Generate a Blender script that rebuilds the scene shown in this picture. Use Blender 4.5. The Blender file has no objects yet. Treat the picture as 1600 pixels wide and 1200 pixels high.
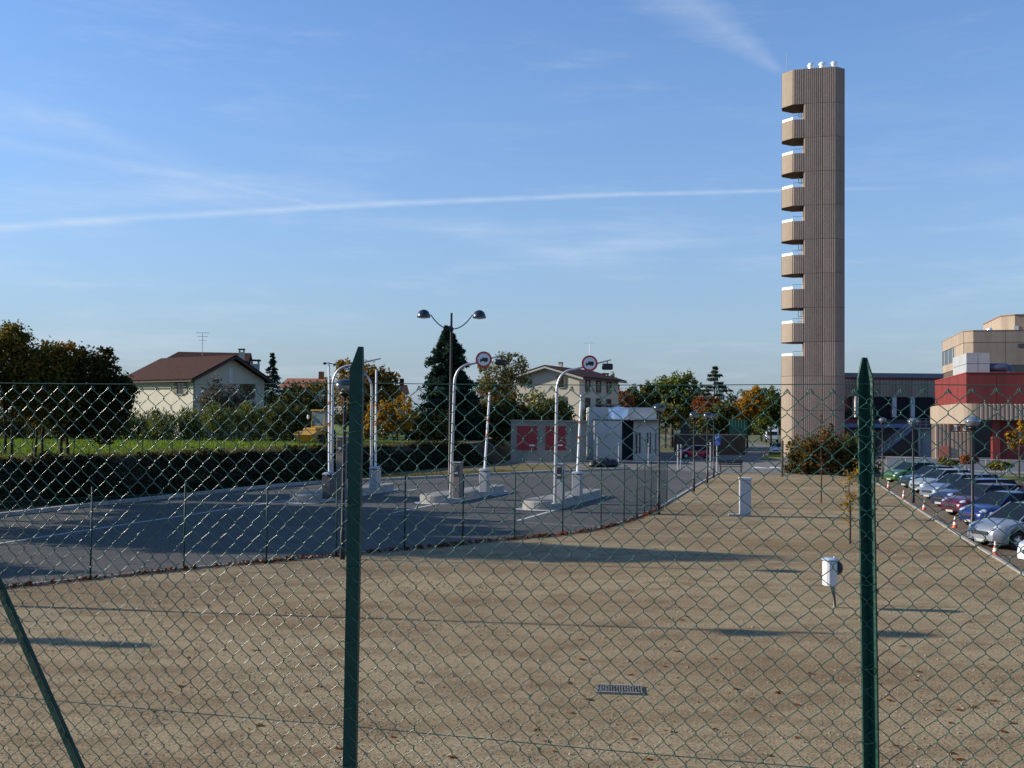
import bpy, bmesh, math, random
import numpy as np
from mathutils import Matrix, Vector

random.seed(7); rng = np.random.default_rng(7)
R = math.radians
scene = bpy.context.scene
C = scene.collection

# ------------------------------------------------------------------ camera
F = 1690.0                         # focal length in photograph pixels (1600 wide)
EYE = Vector((0, 0, 4.0))
PITCH, ROLL = R(1.864), R(0.6)
ROT = (Matrix.Rotation(R(90) + PITCH, 3, 'X') @ Matrix.Rotation(ROLL, 3, 'Z'))
cd = bpy.data.cameras.new('camera'); cam = bpy.data.objects.new('camera', cd); C.objects.link(cam)
cam.matrix_world = Matrix.Translation(EYE) @ ROT.to_4x4()
cd.sensor_width = 36; cd.lens = 36 * F / 1600; cd.clip_start = 0.1; cd.clip_end = 6000
scene.camera = cam

# ------------------------------------------------------------------ light
SUN_EL, SUN_A = R(22), R(7)
SUN = Vector((-math.cos(SUN_A) * math.cos(SUN_EL), math.sin(SUN_A) * math.cos(SUN_EL), math.sin(SUN_EL)))
sd = bpy.data.lights.new('sun', 'SUN'); sd.energy = 5.0; sd.angle = R(0.53); sd.color = (1, .91, .76)
so = bpy.data.objects.new('sun', sd); C.objects.link(so)
so.rotation_euler = SUN.to_track_quat('Z', 'Y').to_euler()
scene.view_settings.view_transform = 'Standard'; scene.view_settings.look = 'None'
scene.view_settings.gamma = 1.0; scene.view_settings.exposure = 0.5
scene.view_settings.use_curve_mapping = False

def ray(px, py):
    return (ROT @ Vector(((px - 800) / F, -(py - 600) / F, -1))).normalized()
def G(px, py, z=0.0):
    d = ray(px, py); t = (z - EYE.z) / d.z
    return EYE + d * t
def P(px, py, Y):
    d = ray(px, py); return EYE + d * (Y / d.y)

world = bpy.data.worlds.new('World'); scene.world = world; world.use_nodes = True
wn, wl = world.node_tree.nodes, world.node_tree.links
wn.clear()
def nd(t, **k):
    n = wn.new(t)
    for a, b in k.items(): setattr(n, a, b)
    return n
def wm(op, a, b=None, c=None, clamp=False):
    n = wn.new('ShaderNodeMath'); n.operation = op; n.use_clamp = clamp
    for i, v in enumerate((a, b, c)):
        if v is None: continue
        if isinstance(v, (int, float)): n.inputs[i].default_value = v
        else: wl.new(v, n.inputs[i])
    return n.outputs[0]
def wdot(vec, v):
    n = wn.new('ShaderNodeVectorMath'); n.operation = 'DOT_PRODUCT'
    wl.new(vec, n.inputs[0]); n.inputs[1].default_value = tuple(v)
    return n.outputs['Value']
sky = nd('ShaderNodeTexSky', sky_type='NISHITA', sun_disc=False)
sky.sun_elevation = SUN_EL; sky.sun_rotation = math.atan2(SUN.x, SUN.y)
sky.air_density = 1.0; sky.dust_density = 0.2; sky.ozone_density = 2.0; sky.altitude = 100
tc = nd('ShaderNodeTexCoord'); D = tc.outputs['Generated']
def noise(scale, sx=(1, 1, 1), detail=5, rough=.6, rot=(0, 0, 0)):
    m = nd('ShaderNodeMapping'); m.inputs['Scale'].default_value = sx; m.inputs['Rotation'].default_value = rot
    wl.new(D, m.inputs['Vector'])
    n = nd('ShaderNodeTexNoise'); n.inputs['Scale'].default_value = scale
    n.inputs['Detail'].default_value = detail; n.inputs['Roughness'].default_value = rough
    wl.new(m.outputs[0], n.inputs['Vector']); return n.outputs[0]
def smooth(v, a, b):
    n = nd('ShaderNodeMapRange', interpolation_type='SMOOTHSTEP'); wl.new(v, n.inputs[0])
    n.inputs[1].default_value = a; n.inputs[2].default_value = b
    return n.outputs[0]
def streak(pa, pb, w0, w1, bend, strength, ns, jag, ends=(.05, .05)):
    """a vapour trail / ice-cloud fibre along the great circle through two sky directions"""
    a, b = ray(*pa), ray(*pb)
    n = a.cross(b).normalized(); t = (b - a).normalized(); mid = ((a + b) / 2).normalized()
    half = (b - a).length / 2
    u = wm('DIVIDE', wdot(D, t), half)                       # about -1 .. 1
    u = wm('SUBTRACT', u, (mid.dot(t)) / half)
    off = wm('MULTIPLY', wm('SUBTRACT', wm('MULTIPLY', u, u), 1.0), bend)
    nz = wm('MULTIPLY', wm('SUBTRACT', noise(ns, detail=4), .5), jag)
    d = wm('ABSOLUTE', wm('ADD', wm('SUBTRACT', wdot(D, n), off), nz))
    wid = wm('ADD', wm('MULTIPLY', u, (w1 - w0) / 2), (w0 + w1) / 2)
    wid = wm('MAXIMUM', wid, 0.0004)
    core = wm('SUBTRACT', 1.0, wm('DIVIDE', d, wid), clamp=True)
    e0 = smooth(u, -1 - ends[0], -1 + ends[0] * 3); e1 = smooth(u, 1 + ends[1], 1 - ends[1] * 3)
    br = wm('ADD', wm('MULTIPLY', noise(40, detail=3), 1.1), .25)
    front = smooth(wdot(D, mid), .2, .5)
    return wm('MULTIPLY', wm('MULTIPLY', wm('MULTIPLY', core, wm('MULTIPLY', e0, e1)), wm('MULTIPLY', br, front)), strength)
cl = streak((-300, 378), (1420, 294), .0055, .0022, .0085, .40, 9, .0025, (.02, .12))
cl = wm('ADD', cl, streak((-120, 205), (500, 322), .010, .0016, .004, .16, 10, .010, (.06, .02)))
cl = wm('ADD', cl, streak((-200, 110), (330, 262), .020, .010, .0, .17, 14, .030, (.1, .3)))
cl = wm('ADD', cl, streak((1000, -60), (1226, 112), .042, .005, -.003, .22, 9, .02, (.1, .05)))
cl = wm('ADD', cl, streak((620, 335), (1000, 430), .012, .026, .0, .10, 14, .03, (.3, .3)))
# thin high veil, thicker towards the horizon
sep = nd('ShaderNodeSeparateXYZ'); wl.new(D, sep.inputs[0]); zz = sep.outputs[2]
veil = noise(3.2, (1.2, 1.2, 9), 7, .62, (R(4), R(7), 0))
veil = smooth(veil, .46, .80)
band = wm('MULTIPLY', smooth(zz, .34, .10), smooth(zz, .0, .05))
cl = wm('ADD', cl, wm('MULTIPLY', wm('MULTIPLY', veil, band), .36))
fine = noise(5, (1, 1, 6), 8, .7, (0, R(-9), R(20)))
cl = wm('ADD', cl, wm('MULTIPLY', smooth(fine, .52, .82), .17))
cl = wm('MINIMUM', cl, .8)
hs = nd('ShaderNodeHueSaturation'); hs.inputs['Saturation'].default_value = 1.08; hs.inputs['Value'].default_value = 1.0
tint = nd('ShaderNodeMix', data_type='RGBA', blend_type='MULTIPLY'); tint.inputs[0].default_value = 1; tint.inputs[7].default_value = (.86, .95, 1.15, 1)
wl.new(sky.outputs[0], tint.inputs[6]); wl.new(tint.outputs[2], hs.inputs['Color'])
mx = nd('ShaderNodeMix', data_type='RGBA'); wl.new(cl, mx.inputs[0]); 
hzf = wm('POWER', 2.718, wm('MULTIPLY', wm('MAXIMUM', zz, 0.0), -5.6))     # grey autumn haze low in the sky, the same all round
hzm = nd('ShaderNodeMix', data_type='RGBA'); wl.new(hzf, hzm.inputs[0]); wl.new(hs.outputs[0], hzm.inputs[6]); hzm.inputs[7].default_value = (1.48, 1.92, 2.48, 1)
wl.new(hzm.outputs[2], mx.inputs[6])
mx.inputs[7].default_value = (4.0, 4.5, 5.2, 1)
bg = nd('ShaderNodeBackground'); bg.inputs[1].default_value = 0.128
wl.new(mx.outputs[2], bg.inputs[0])
wo = nd('ShaderNodeOutputWorld'); wl.new(bg.outputs[0], wo.inputs[0])

# ------------------------------------------------------------------ materials
MATS = {}
def mat(name, col, rough=.7, metal=0., col2=None, scale=3., bump=0., bscale=40., spec=.5, island=0., trans=0., alpha=1., detail=5, stretch=(1, 1, 1), coat=0., objvar=0., streaks=0.):
    if name in MATS: return MATS[name]
    m = bpy.data.materials.new(name); m.use_nodes = True
    n, l = m.node_tree.nodes, m.node_tree.links
    b = n['Principled BSDF']
    b.inputs['Base Color'].default_value = (*col, 1); b.inputs['Roughness'].default_value = rough
    b.inputs['Metallic'].default_value = metal; b.inputs['Specular IOR Level'].default_value = spec
    if coat: b.inputs['Coat Weight'].default_value = coat; b.inputs['Coat Roughness'].default_value = .05
    if trans: b.inputs['Transmission Weight'].default_value = trans
    t = n.new('ShaderNodeTexCoord'); mp = n.new('ShaderNodeMapping'); mp.inputs['Scale'].default_value = stretch
    l.new(t.outputs['Object'], mp.inputs[0])
    if col2 is not None:
        nz = n.new('ShaderNodeTexNoise'); nz.inputs['Scale'].default_value = scale; nz.inputs['Detail'].default_value = detail
        nz.inputs['Roughness'].default_value = .65
        l.new(mp.outputs[0], nz.inputs['Vector'])
        mr = n.new('ShaderNodeMapRange'); mr.inputs[1].default_value = .35; mr.inputs[2].default_value = .68
        l.new(nz.outputs[0], mr.inputs[0])
        fac = mr.outputs[0]
        if island:
            g = n.new('ShaderNodeNewGeometry'); mm = n.new('ShaderNodeMix')
            mm.inputs[0].default_value = island; l.new(fac, mm.inputs[2]); l.new(g.outputs['Random Per Island'], mm.inputs[3])
            fac = mm.outputs[0]
        mc = n.new('ShaderNodeMix'); mc.data_type = 'RGBA'; l.new(fac, mc.inputs[0])
        mc.inputs[6].default_value = (*col, 1); mc.inputs[7].default_value = (*col2, 1)
        outc = mc.outputs[2]
        if streaks:                       # rain streaks running down the face
            ms_ = n.new('ShaderNodeMapping'); ms_.inputs['Scale'].default_value = (1.1, 1.1, .07); l.new(t.outputs['Object'], ms_.inputs[0])
            ns_ = n.new('ShaderNodeTexNoise'); ns_.inputs['Scale'].default_value = 1.0; ns_.inputs['Detail'].default_value = 6; l.new(ms_.outputs[0], ns_.inputs['Vector'])
            mr2 = n.new('ShaderNodeMapRange'); mr2.inputs[1].default_value = .42; mr2.inputs[2].default_value = .7; mr2.inputs[3].default_value = 1.0; mr2.inputs[4].default_value = 1 - streaks; l.new(ns_.outputs[0], mr2.inputs[0])
            mk = n.new('ShaderNodeMix'); mk.data_type = 'RGBA'; mk.blend_type = 'MULTIPLY'; mk.inputs[0].default_value = 1; l.new(outc, mk.inputs[6]); l.new(mr2.outputs[0], mk.inputs[7]); outc = mk.outputs[2]
        if objvar:                        # each cast piece has its own shade
            oi = n.new('ShaderNodeObjectInfo'); mr3 = n.new('ShaderNodeMapRange'); mr3.inputs[3].default_value = 1 - objvar; mr3.inputs[4].default_value = 1 + objvar; l.new(oi.outputs['Random'], mr3.inputs[0])
            mk = n.new('ShaderNodeMix'); mk.data_type = 'RGBA'; mk.blend_type = 'MULTIPLY'; mk.inputs[0].default_value = 1; l.new(outc, mk.inputs[6]); l.new(mr3.outputs[0], mk.inputs[7]); outc = mk.outputs[2]
        l.new(outc, b.inputs['Base Color'])
    if bump:
        nb = n.new('ShaderNodeTexNoise'); nb.inputs['Scale'].default_value = bscale; nb.inputs['Detail'].default_value = 4
        l.new(mp.outputs[0], nb.inputs['Vector'])
        bp = n.new('ShaderNodeBump'); bp.inputs['Strength'].default_value = bump; bp.inputs['Distance'].default_value = .03
        l.new(nb.outputs[0], bp.inputs['Height']); l.new(bp.outputs[0], b.inputs['Normal'])
    MATS[name] = m
    return m
def leafmat(name, cols, trans=.30, scale=.6):
    """foliage: a noise over the crown plus a random value per leaf picks the colour"""
    if name in MATS: return MATS[name]
    m = bpy.data.materials.new(name); m.use_nodes = True
    n, l = m.node_tree.nodes, m.node_tree.links; n.clear()
    t = n.new('ShaderNodeTexCoord'); nz = n.new('ShaderNodeTexNoise'); nz.inputs['Scale'].default_value = scale
    nz.inputs['Detail'].default_value = 3; l.new(t.outputs['Object'], nz.inputs['Vector'])
    g = n.new('ShaderNodeNewGeometry')
    a = n.new('ShaderNodeMath'); a.operation = 'MULTIPLY_ADD'; l.new(g.outputs['Random Per Island'], a.inputs[0]); a.inputs[1].default_value = .62
    mr = n.new('ShaderNodeMapRange'); mr.inputs[1].default_value = .3; mr.inputs[2].default_value = .7; mr.inputs[4].default_value = .45
    l.new(nz.outputs[0], mr.inputs[0]); l.new(mr.outputs[0], a.inputs[2])
    rp = n.new('ShaderNodeValToRGB'); l.new(a.outputs[0], rp.inputs[0])
    e = rp.color_ramp.elements
    while len(e) < len(cols): e.new(.5)
    for i, c in enumerate(cols): e[i].position = i / max(1, len(cols) - 1); e[i].color = (*c, 1)
    d = n.new('ShaderNodeBsdfDiffuse'); tr = n.new('ShaderNodeBsdfTranslucent'); ms = n.new('ShaderNodeMixShader')
    ms.inputs[0].default_value = trans; l.new(rp.outputs[0], d.inputs[0]); l.new(rp.outputs[0], tr.inputs[0])
    l.new(d.outputs[0], ms.inputs[1]); l.new(tr.outputs[0], ms.inputs[2])
    o = n.new('ShaderNodeOutputMaterial'); l.new(ms.outputs[0], o.inputs[0])
    MATS[name] = m
    return m
def nodes_of(m): return m.node_tree.nodes, m.node_tree.links

def dirt_material(name, ca, cb, cc, damp=(.5, .62), speck=True):
    m = bpy.data.materials.new(name); m.use_nodes = True; n, l = nodes_of(m); b = n['Principled BSDF']
    b.inputs['Roughness'].default_value = .95; b.inputs['Specular IOR Level'].default_value = .15
    t = n.new('ShaderNodeTexCoord')
    def nz(s, det=4, st=(1, 1, 1), ro=.6):
        mp = n.new('ShaderNodeMapping'); mp.inputs['Scale'].default_value = st; l.new(t.outputs['Object'], mp.inputs[0])
        x = n.new('ShaderNodeTexNoise'); x.inputs['Scale'].default_value = s; x.inputs['Detail'].default_value = det
        x.inputs['Roughness'].default_value = ro; l.new(mp.outputs[0], x.inputs['Vector']); return x.outputs[0]
    def mr(v, a, c):
        q = n.new('ShaderNodeMapRange'); l.new(v, q.inputs[0]); q.inputs[1].default_value = a; q.inputs[2].default_value = c
        return q.outputs[0]
    def mix(f, a, c, mode='MIX'):
        q = n.new('ShaderNodeMix'); q.data_type = 'RGBA'; q.blend_type = mode
        for i, v in ((0, f), (6, a), (7, c)):
            if isinstance(v, tuple): q.inputs[i].default_value = (*v, 1)
            elif isinstance(v, float): q.inputs[i].default_value = v
            else: l.new(v, q.inputs[i])
        return q.outputs[2]
    c1 = mix(mr(nz(.13, 7, (.55, 1.25, 1), .65), .44, .62), ca, cb)
    c2 = mix(mr(nz(1.1, 8, (.7, 1.2, 1), .7), *damp), c1, cc)
    g = nz(22, 3, ro=.8)
    c3 = mix(.85, c2, mix(mr(g, .34, .66), (.42, .41, .40), (1.6, 1.56, 1.5)), 'MULTIPLY')
    c4 = mix(mr(nz(48, 2), .66, .72), c3, (.42, .38, .33)) if speck else c3
    l.new(c4, b.inputs['Base Color'])
    bp = n.new('ShaderNodeBump'); bp.inputs['Strength'].default_value = .55; bp.inputs['Distance'].default_value = .03
    l.new(nz(18, 6, ro=.75), bp.inputs['Height'])
    bp2 = n.new('ShaderNodeBump'); bp2.inputs['Strength'].default_value = .35; bp2.inputs['Distance'].default_value = .08
    l.new(nz(1.1, 4), bp2.inputs['Height']); l.new(bp.outputs[0], bp2.inputs['Normal']); l.new(bp2.outputs[0], b.inputs['Normal'])
    MATS[name] = m
    return m

M_dirt = dirt_material('dirt', (.29, .230, .136), (.205, .145, .078), (.15, .10, .052), (.46, .70))
M_lot = dirt_material('packed_earth', (.17, .13, .09), (.12, .09, .065), (.10, .075, .05))
M_asph = dirt_material('asphalt', (.098, .098, .096), (.082, .082, .082), (.062, .063, .066), (.46, .66))
M_road2 = dirt_material('pale_asphalt', (.17, .165, .155), (.15, .145, .14), (.13, .125, .12))
M_grass = mat('grass_ground', (.10, .15, .025), .9, col2=(.17, .18, .05), scale=.6, bump=.8, bscale=9, spec=.1)
M_dry = mat('dry_earth', (.13, .10, .055), .95, col2=(.17, .145, .07), scale=.9, bump=.8, bscale=7, spec=.1)
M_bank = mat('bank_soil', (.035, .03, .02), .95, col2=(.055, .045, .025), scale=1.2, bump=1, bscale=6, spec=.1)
M_far = mat('far_ground', (.10, .11, .05), .95, col2=(.15, .13, .07), scale=.05, spec=.1)
M_conc = mat('concrete', (.31, .295, .265), .85, col2=(.22, .21, .19), scale=1.2, streaks=.2, bump=.15, bscale=30, spec=.3)
M_kerb = mat('kerb_concrete', (.40, .38, .35), .85, col2=(.26, .245, .225), scale=1.6, bump=.15, bscale=25, spec=.3)
M_paint = mat('road_paint', (.62, .62, .60), .7, col2=(.48, .48, .46), scale=3, spec=.3)
M_green = mat('green_plastic', (.004, .034, .024), .5, spec=.22, col2=(.012, .055, .038), scale=14, bump=.2, bscale=60, detail=8)
M_wire = mat('green_wire', (.016, .07, .052), .27, spec=.42, col2=(.025, .095, .072), scale=5)
M_farwire = mat('fence_wire', (.012, .075, .055), .35, spec=.6)
M_white = mat('white_paint', (.80, .80, .78), .45, col2=(.72, .72, .70), scale=4)
M_galv = mat('galvanised_steel', (.46, .47, .48), .42, metal=.55, col2=(.45, .46, .47), scale=5)
M_dkmetal = mat('dark_metal', (.008, .009, .011), .4, spec=.3, col2=(.013, .014, .017), scale=4)
M_pan = mat('tan_concrete', (.36, .29, .225), .9, col2=(.30, .24, .185), scale=.9, bump=.12, bscale=20, spec=.2, stretch=(1, 1, .35), objvar=.08, streaks=.16)
M_panR = mat('ribbed_concrete', (.43, .33, .262), .9, col2=(.35, .265, .21), scale=.9, bump=.15, bscale=20, spec=.2, stretch=(1, 1, .3), objvar=.09, streaks=.2)
M_gap = mat('panel_joint', (.09, .065, .05), .95)
M_red = mat('red_cladding', (.20, .026, .020), .6, col2=(.155, .02, .016), scale=.8, streaks=.25)
M_reddoor = mat('red_door_paint', (.30, .018, .022), .5, col2=(.25, .015, .018), scale=2)
M_glassd = mat('window_glass', (.02, .025, .03), .06, spec=.8)
M_plaster = mat('cream_plaster', (.47, .44, .355), .9, col2=(.41, .385, .31), scale=.7, bump=.05)
M_plasterw = mat('white_plaster', (.56, .54, .49), .9, col2=(.48, .46, .41), scale=.5, bump=.05)
M_tile = mat('roof_tiles', (.062, .028, .021), .9, spec=.12, col2=(.042, .02, .016), scale=2.2, bump=.5, bscale=8, stretch=(1, 1, 1))
M_tiler = mat('orange_roof_tiles', (.30, .10, .045), .85, col2=(.22, .07, .035), scale=2.2, bump=.5, bscale=8)
M_wood = mat('dark_wood', (.05, .028, .018), .7, col2=(.035, .02, .014), scale=6)
M_bark = mat('bark', (.045, .033, .024), .95, col2=(.07, .052, .038), scale=6, bump=.6, bscale=14, spec=.1)
M_barkg = mat('grey_bark', (.11, .09, .07), .95, col2=(.15, .125, .10), scale=6, bump=.6, bscale=14, spec=.1)
M_tyre = mat('tyre_rubber', (.012, .012, .013), .8)
M_rim = mat('wheel_rim', (.55, .56, .58), .3, metal=.8)
M_lens = mat('headlight_glass', (.75, .78, .80), .08, metal=.6)
M_black = mat('black_plastic', (.014, .014, .015), .5)
M_orange = mat('orange_plastic', (.62, .10, .02), .5)
M_yellow = mat('machine_yellow', (.50, .27, .025), .45, col2=(.38, .2, .03), scale=3)
M_blue = mat('sign_blue', (.015, .10, .42), .4)
M_signred = mat('sign_red', (.50, .02, .02), .4)
M_steelb = mat('painted_blue_steel', (.16, .22, .42), .5)
M_ftile = mat('grey_roof_sheet', (.16, .18, .21), .6)
M_grey = mat('grey_panel', (.36, .38, .39), .6, col2=(.31, .33, .34), scale=1)
M_globe = mat('lamp_glass', (.26, .28, .31), .07, metal=.6)
M_dome = mat('lamp_dome', (.014, .022, .034), .22, spec=.7)
M_cab = mat('grey_cabinet', (.38, .38, .39), .5, col2=(.33, .33, .34), scale=3)
M_brownleaf = leafmat('fallen_leaf', [(.05, .018, .008), (.11, .033, .012), (.17, .05, .016), (.08, .03, .012)], .1)

# ------------------------------------------------------------------ mesh helpers
class MB:
    def __init__(s): s.v = []; s.f = []; s.mi = []; s.cur = 0
    def add(s, vs, fs):
        o = len(s.v); s.v += [tuple(p) for p in vs]; s.f += [tuple(i + o for i in f) for f in fs]; s.mi += [s.cur] * len(fs)
        return s
    def box(s, c, d, rz=0., bevel=0.):
        x, y, z = d[0] / 2, d[1] / 2, d[2] / 2; ca, sa = math.cos(rz), math.sin(rz)
        if bevel <= 0:
            pts = [(-x, -y, -z), (x, -y, -z), (x, y, -z), (-x, y, -z), (-x, -y, z), (x, -y, z), (x, y, z), (-x, y, z)]
            fs = [(0, 3, 2, 1), (4, 5, 6, 7), (0, 1, 5, 4), (1, 2, 6, 5), (2, 3, 7, 6), (3, 0, 4, 7)]
        else:
            b = bevel; lev = [(-z, b), (-z + b, 0), (z - b, 0), (z, b)]; pts = []
            for zz, i in lev:
                X, Y, k = x - i, y - i, b
                pts += [(-X + k, -Y, zz), (X - k, -Y, zz), (X, -Y + k, zz), (X, Y - k, zz), (X - k, Y, zz), (-X + k, Y, zz), (-X, Y - k, zz), (-X, -Y + k, zz)]
            fs = [tuple(range(7, -1, -1)), tuple(range(24, 32))]
            for r in range(3):
                for i in range(8):
                    j = (i + 1) % 8; fs.append((r * 8 + i, r * 8 + j, r * 8 + 8 + j, r * 8 + 8 + i))
        return s.add([(c[0] + ca * p[0] - sa * p[1], c[1] + sa * p[0] + ca * p[1], c[2] + p[2]) for p in pts], fs)
    def bx(s, x0, x1, y0, y1, z0, z1, bevel=0.):
        return s.box(((x0 + x1) / 2, (y0 + y1) / 2, (z0 + z1) / 2), (x1 - x0, y1 - y0, z1 - z0), 0, bevel)
    def tube(s, pts, rad, n=8, cap=True):
        pts = [Vector(p) for p in pts]
        if isinstance(rad, (int, float)): rad = [rad] * len(pts)
        rings = []; up = None
        for i, p in enumerate(pts):
            t = (pts[min(i + 1, len(pts) - 1)] - pts[max(i - 1, 0)])
            t = t.normalized() if t.length > 1e-9 else Vector((0, 0, 1))
            if up is None: up = Vector((1, 0, 0)) if abs(t.x) < .8 else Vector((0, 1, 0))
            a = (up - t * up.dot(t)).normalized(); b = t.cross(a); up = a
            rings.append([p + (a * math.cos(2 * math.pi * k / n) + b * math.sin(2 * math.pi * k / n)) * rad[i] for k in range(n)])
        vs = [q for r in rings for q in r]; fs = []
        for i in range(len(rings) - 1):
            for k in range(n):
                j = (k + 1) % n; fs.append((i * n + k, i * n + j, i * n + n + j, i * n + n + k))
        if cap: fs += [tuple(range(n - 1, -1, -1)), tuple((len(rings) - 1) * n + k for k in range(n))]
        return s.add(vs, fs)
    def lathe(s, c, prof, n=16):
        vs = []; fs = []
        for r, z in prof:
            vs += [(c[0] + r * math.cos(2 * math.pi * k / n), c[1] + r * math.sin(2 * math.pi * k / n), c[2] + z) for k in range(n)]
        for i in range(len(prof) - 1):
            for k in range(n):
                j = (k + 1) % n; fs.append((i * n + k, i * n + j, i * n + n + j, i * n + n + k))
        fs += [tuple(range(n - 1, -1, -1)), tuple((len(prof) - 1) * n + k for k in range(n))]
        return s.add(vs, fs)
    def prism(s, poly, z0, z1):
        n = len(poly); vs = [(p[0], p[1], z0) for p in poly] + [(p[0], p[1], z1) for p in poly]
        fs = [tuple(range(n - 1, -1, -1)), tuple(range(n, 2 * n))] + [(i, (i + 1) % n, n + (i + 1) % n, n + i) for i in range(n)]
        return s.add(vs, fs)
    def slab(s, poly3, th):
        """a plate with thickness th below an arbitrary planar 3-D polygon"""
        ps = [Vector(p) for p in poly3]; nn = (ps[1] - ps[0]).cross(ps[2] - ps[0]).normalized(); n = len(ps)
        vs = ps + [p - nn * th for p in ps]
        fs = [tuple(range(n)), tuple(range(2 * n - 1, n - 1, -1))] + [(i, n + i, n + (i + 1) % n, (i + 1) % n) for i in range(n)]
        return s.add(vs, fs)
    def mesh(s, name, mats, smooth=False):
        me = bpy.data.meshes.new(name); me.from_pydata(s.v, [], s.f)
        for m in (mats if isinstance(mats, (list, tuple)) else [mats]): me.materials.append(m)
        if any(s.mi): me.polygons.foreach_set('material_index', s.mi)
        if smooth: me.polygons.foreach_set('use_smooth', [True] * len(s.f))
        me.update(); return me
    def build(s, name, mats, parent=None, smooth=False):
        o = bpy.data.objects.new(name, s.mesh(name, mats, smooth)); C.objects.link(o); o.parent = parent
        if smooth:
            try: o.data.set_sharp_from_angle(angle=R(40))
            except Exception: pass
        return o
def inst(name, me, parent, loc=(0, 0, 0), rz=0., scale=None):
    o = bpy.data.objects.new(name, me); C.objects.link(o); o.parent = parent; o.location = loc; o.rotation_euler = (0, 0, rz)
    if scale: o.scale = scale
    return o
def tag(o, label, cat, group=None):
    o['label'] = label; o['category'] = cat
    if group: o['group'] = group
    return o
def thing(name, label, cat, loc=(0, 0, 0), rz=0., group=None):
    o = bpy.data.objects.new(name, None); C.objects.link(o); o.location = loc; o.rotation_euler = (0, 0, rz)
    o.empty_display_size = .2
    return tag(o, label, cat, group)
def struct(o): o['kind'] = 'structure'; return o
def stuff(o): o['kind'] = 'stuff'; return o
def copy_tree(o, parent=None):
    c = o.copy(); C.objects.link(c); c.parent = parent
    for ch in o.children: copy_tree(ch, c)
    return c
def sheet(name, poly, z, m, sub=0):
    b = MB(); b.add([(p[0], p[1], z) for p in poly], [tuple(range(len(poly)))])
    return struct(b.build(name, m))
def xy(v): return (v[0], v[1])
def smoothline(pts, n=6):
    """Catmull-Rom through 2-D points"""
    out = []
    for i in range(len(pts) - 1):
        p0, p1, p2, p3 = pts[max(i - 1, 0)], pts[i], pts[i + 1], pts[min(i + 2, len(pts) - 1)]
        for k in range(n):
            t = k / n
            out.append(tuple(.5 * ((2 * p1[j]) + (-p0[j] + p2[j]) * t + (2 * p0[j] - 5 * p1[j] + 4 * p2[j] - p3[j]) * t * t + (-p0[j] + 3 * p1[j] - 3 * p2[j] + p3[j]) * t ** 3) for j in range(2)))
    out.append(tuple(pts[-1][:2])); return out
def offset(line, d):
    out = []
    for i, p in enumerate(line):
        a = Vector(line[max(i - 1, 0)]); b = Vector(line[min(i + 1, len(line) - 1)])
        t = (b - a).normalized(); out.append((p[0] - t.y * d, p[1] + t.x * d))
    return out
def strip(line, d0, d1, z0, z1=None):
    """box-section strip following a 2-D line between two offsets"""
    a, b = offset(line, d0), offset(line, d1); n = len(line); m = MB()
    if z1 is None:
        vs = [(p[0], p[1], z0) for p in a] + [(p[0], p[1], z0) for p in b]
        return m.add(vs, [(i, i + 1, n + i + 1, n + i) for i in range(n - 1)])
    vs = [(p[0], p[1], z0) for p in a] + [(p[0], p[1], z1) for p in a] + [(p[0], p[1], z1) for p in b] + [(p[0], p[1], z0) for p in b]
    fs = []
    for i in range(n - 1):
        for k in range(3): fs.append((k * n + i, k * n + i + 1, k * n + n + i + 1, k * n + n + i))
    fs += [(0, n, 2 * n, 3 * n), (n - 1, 4 * n - 1, 3 * n - 1, 2 * n - 1)]
    return m.add(vs, fs)
def along(line, s):
    for i in range(len(line) - 1):
        a, b = Vector(line[i]), Vector(line[i + 1]); L = (b - a).length
        if s <= L: return a + (b - a) * (s / L)
        s -= L
    return Vector(line[-1])
def length(line): return sum((Vector(line[i + 1]) - Vector(line[i])).length for i in range(len(line) - 1))

# leaves: many small bent rhombs from numpy arrays
def leaf_mesh(name, pts, size, m, up=.0, aspect=.55):
    n = len(pts)
    a = rng.normal(size=(n, 3)); a[:, 2] += up; a /= np.linalg.norm(a, axis=1)[:, None]
    b = rng.normal(size=(n, 3)); b -= (b * a).sum(1)[:, None] * a; b /= np.linalg.norm(b, axis=1)[:, None]
    s = (size * rng.uniform(.6, 1.35, n))[:, None]
    nn = np.cross(a, b)
    v = np.empty((n, 4, 3))
    v[:, 0] = pts - a * s; v[:, 1] = pts + b * s * aspect + nn * s * .15; v[:, 2] = pts + a * s; v[:, 3] = pts - b * s * aspect + nn * s * .15
    me = bpy.data.meshes.new(name); me.vertices.add(4 * n); me.vertices.foreach_set('co', v.reshape(-1))
    me.loops.add(4 * n); me.loops.foreach_set('vertex_index', np.arange(4 * n, dtype=np.int32))
    me.polygons.add(n); me.polygons.foreach_set('loop_start', np.arange(0, 4 * n, 4, dtype=np.int32))
    try: me.polygons.foreach_set('loop_total', np.full(n, 4, dtype=np.int32))
    except Exception: pass
    me.materials.append(m); me.update(calc_edges=True); me.validate()
    return me
def blob_points(blobs, n, shell=.55):
    """points clumped in many small sub-clusters inside ellipsoids (cx,cy,cz,rx,ry,rz)"""
    vol = np.array([b[3] * b[4] * b[5] for b in blobs]) ** .8; vol /= vol.sum(); out = []
    for b, w in zip(blobs, vol):
        k = max(8, int(n * w)); nc = max(6, int(k / 26))
        d = rng.normal(size=(nc, 3)); d /= np.linalg.norm(d, axis=1)[:, None]
        r = (shell + (1 - shell) * rng.uniform(0, 1, nc) ** .6) * rng.uniform(.72, 1.12, nc)
        c = d * r[:, None]
        idx = rng.integers(0, nc, k)
        p = c[idx] + rng.normal(size=(k, 3)) * .13
        out.append(p * np.array(b[3:6]) + np.array(b[0:3]))
    return np.concatenate(out)
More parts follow.
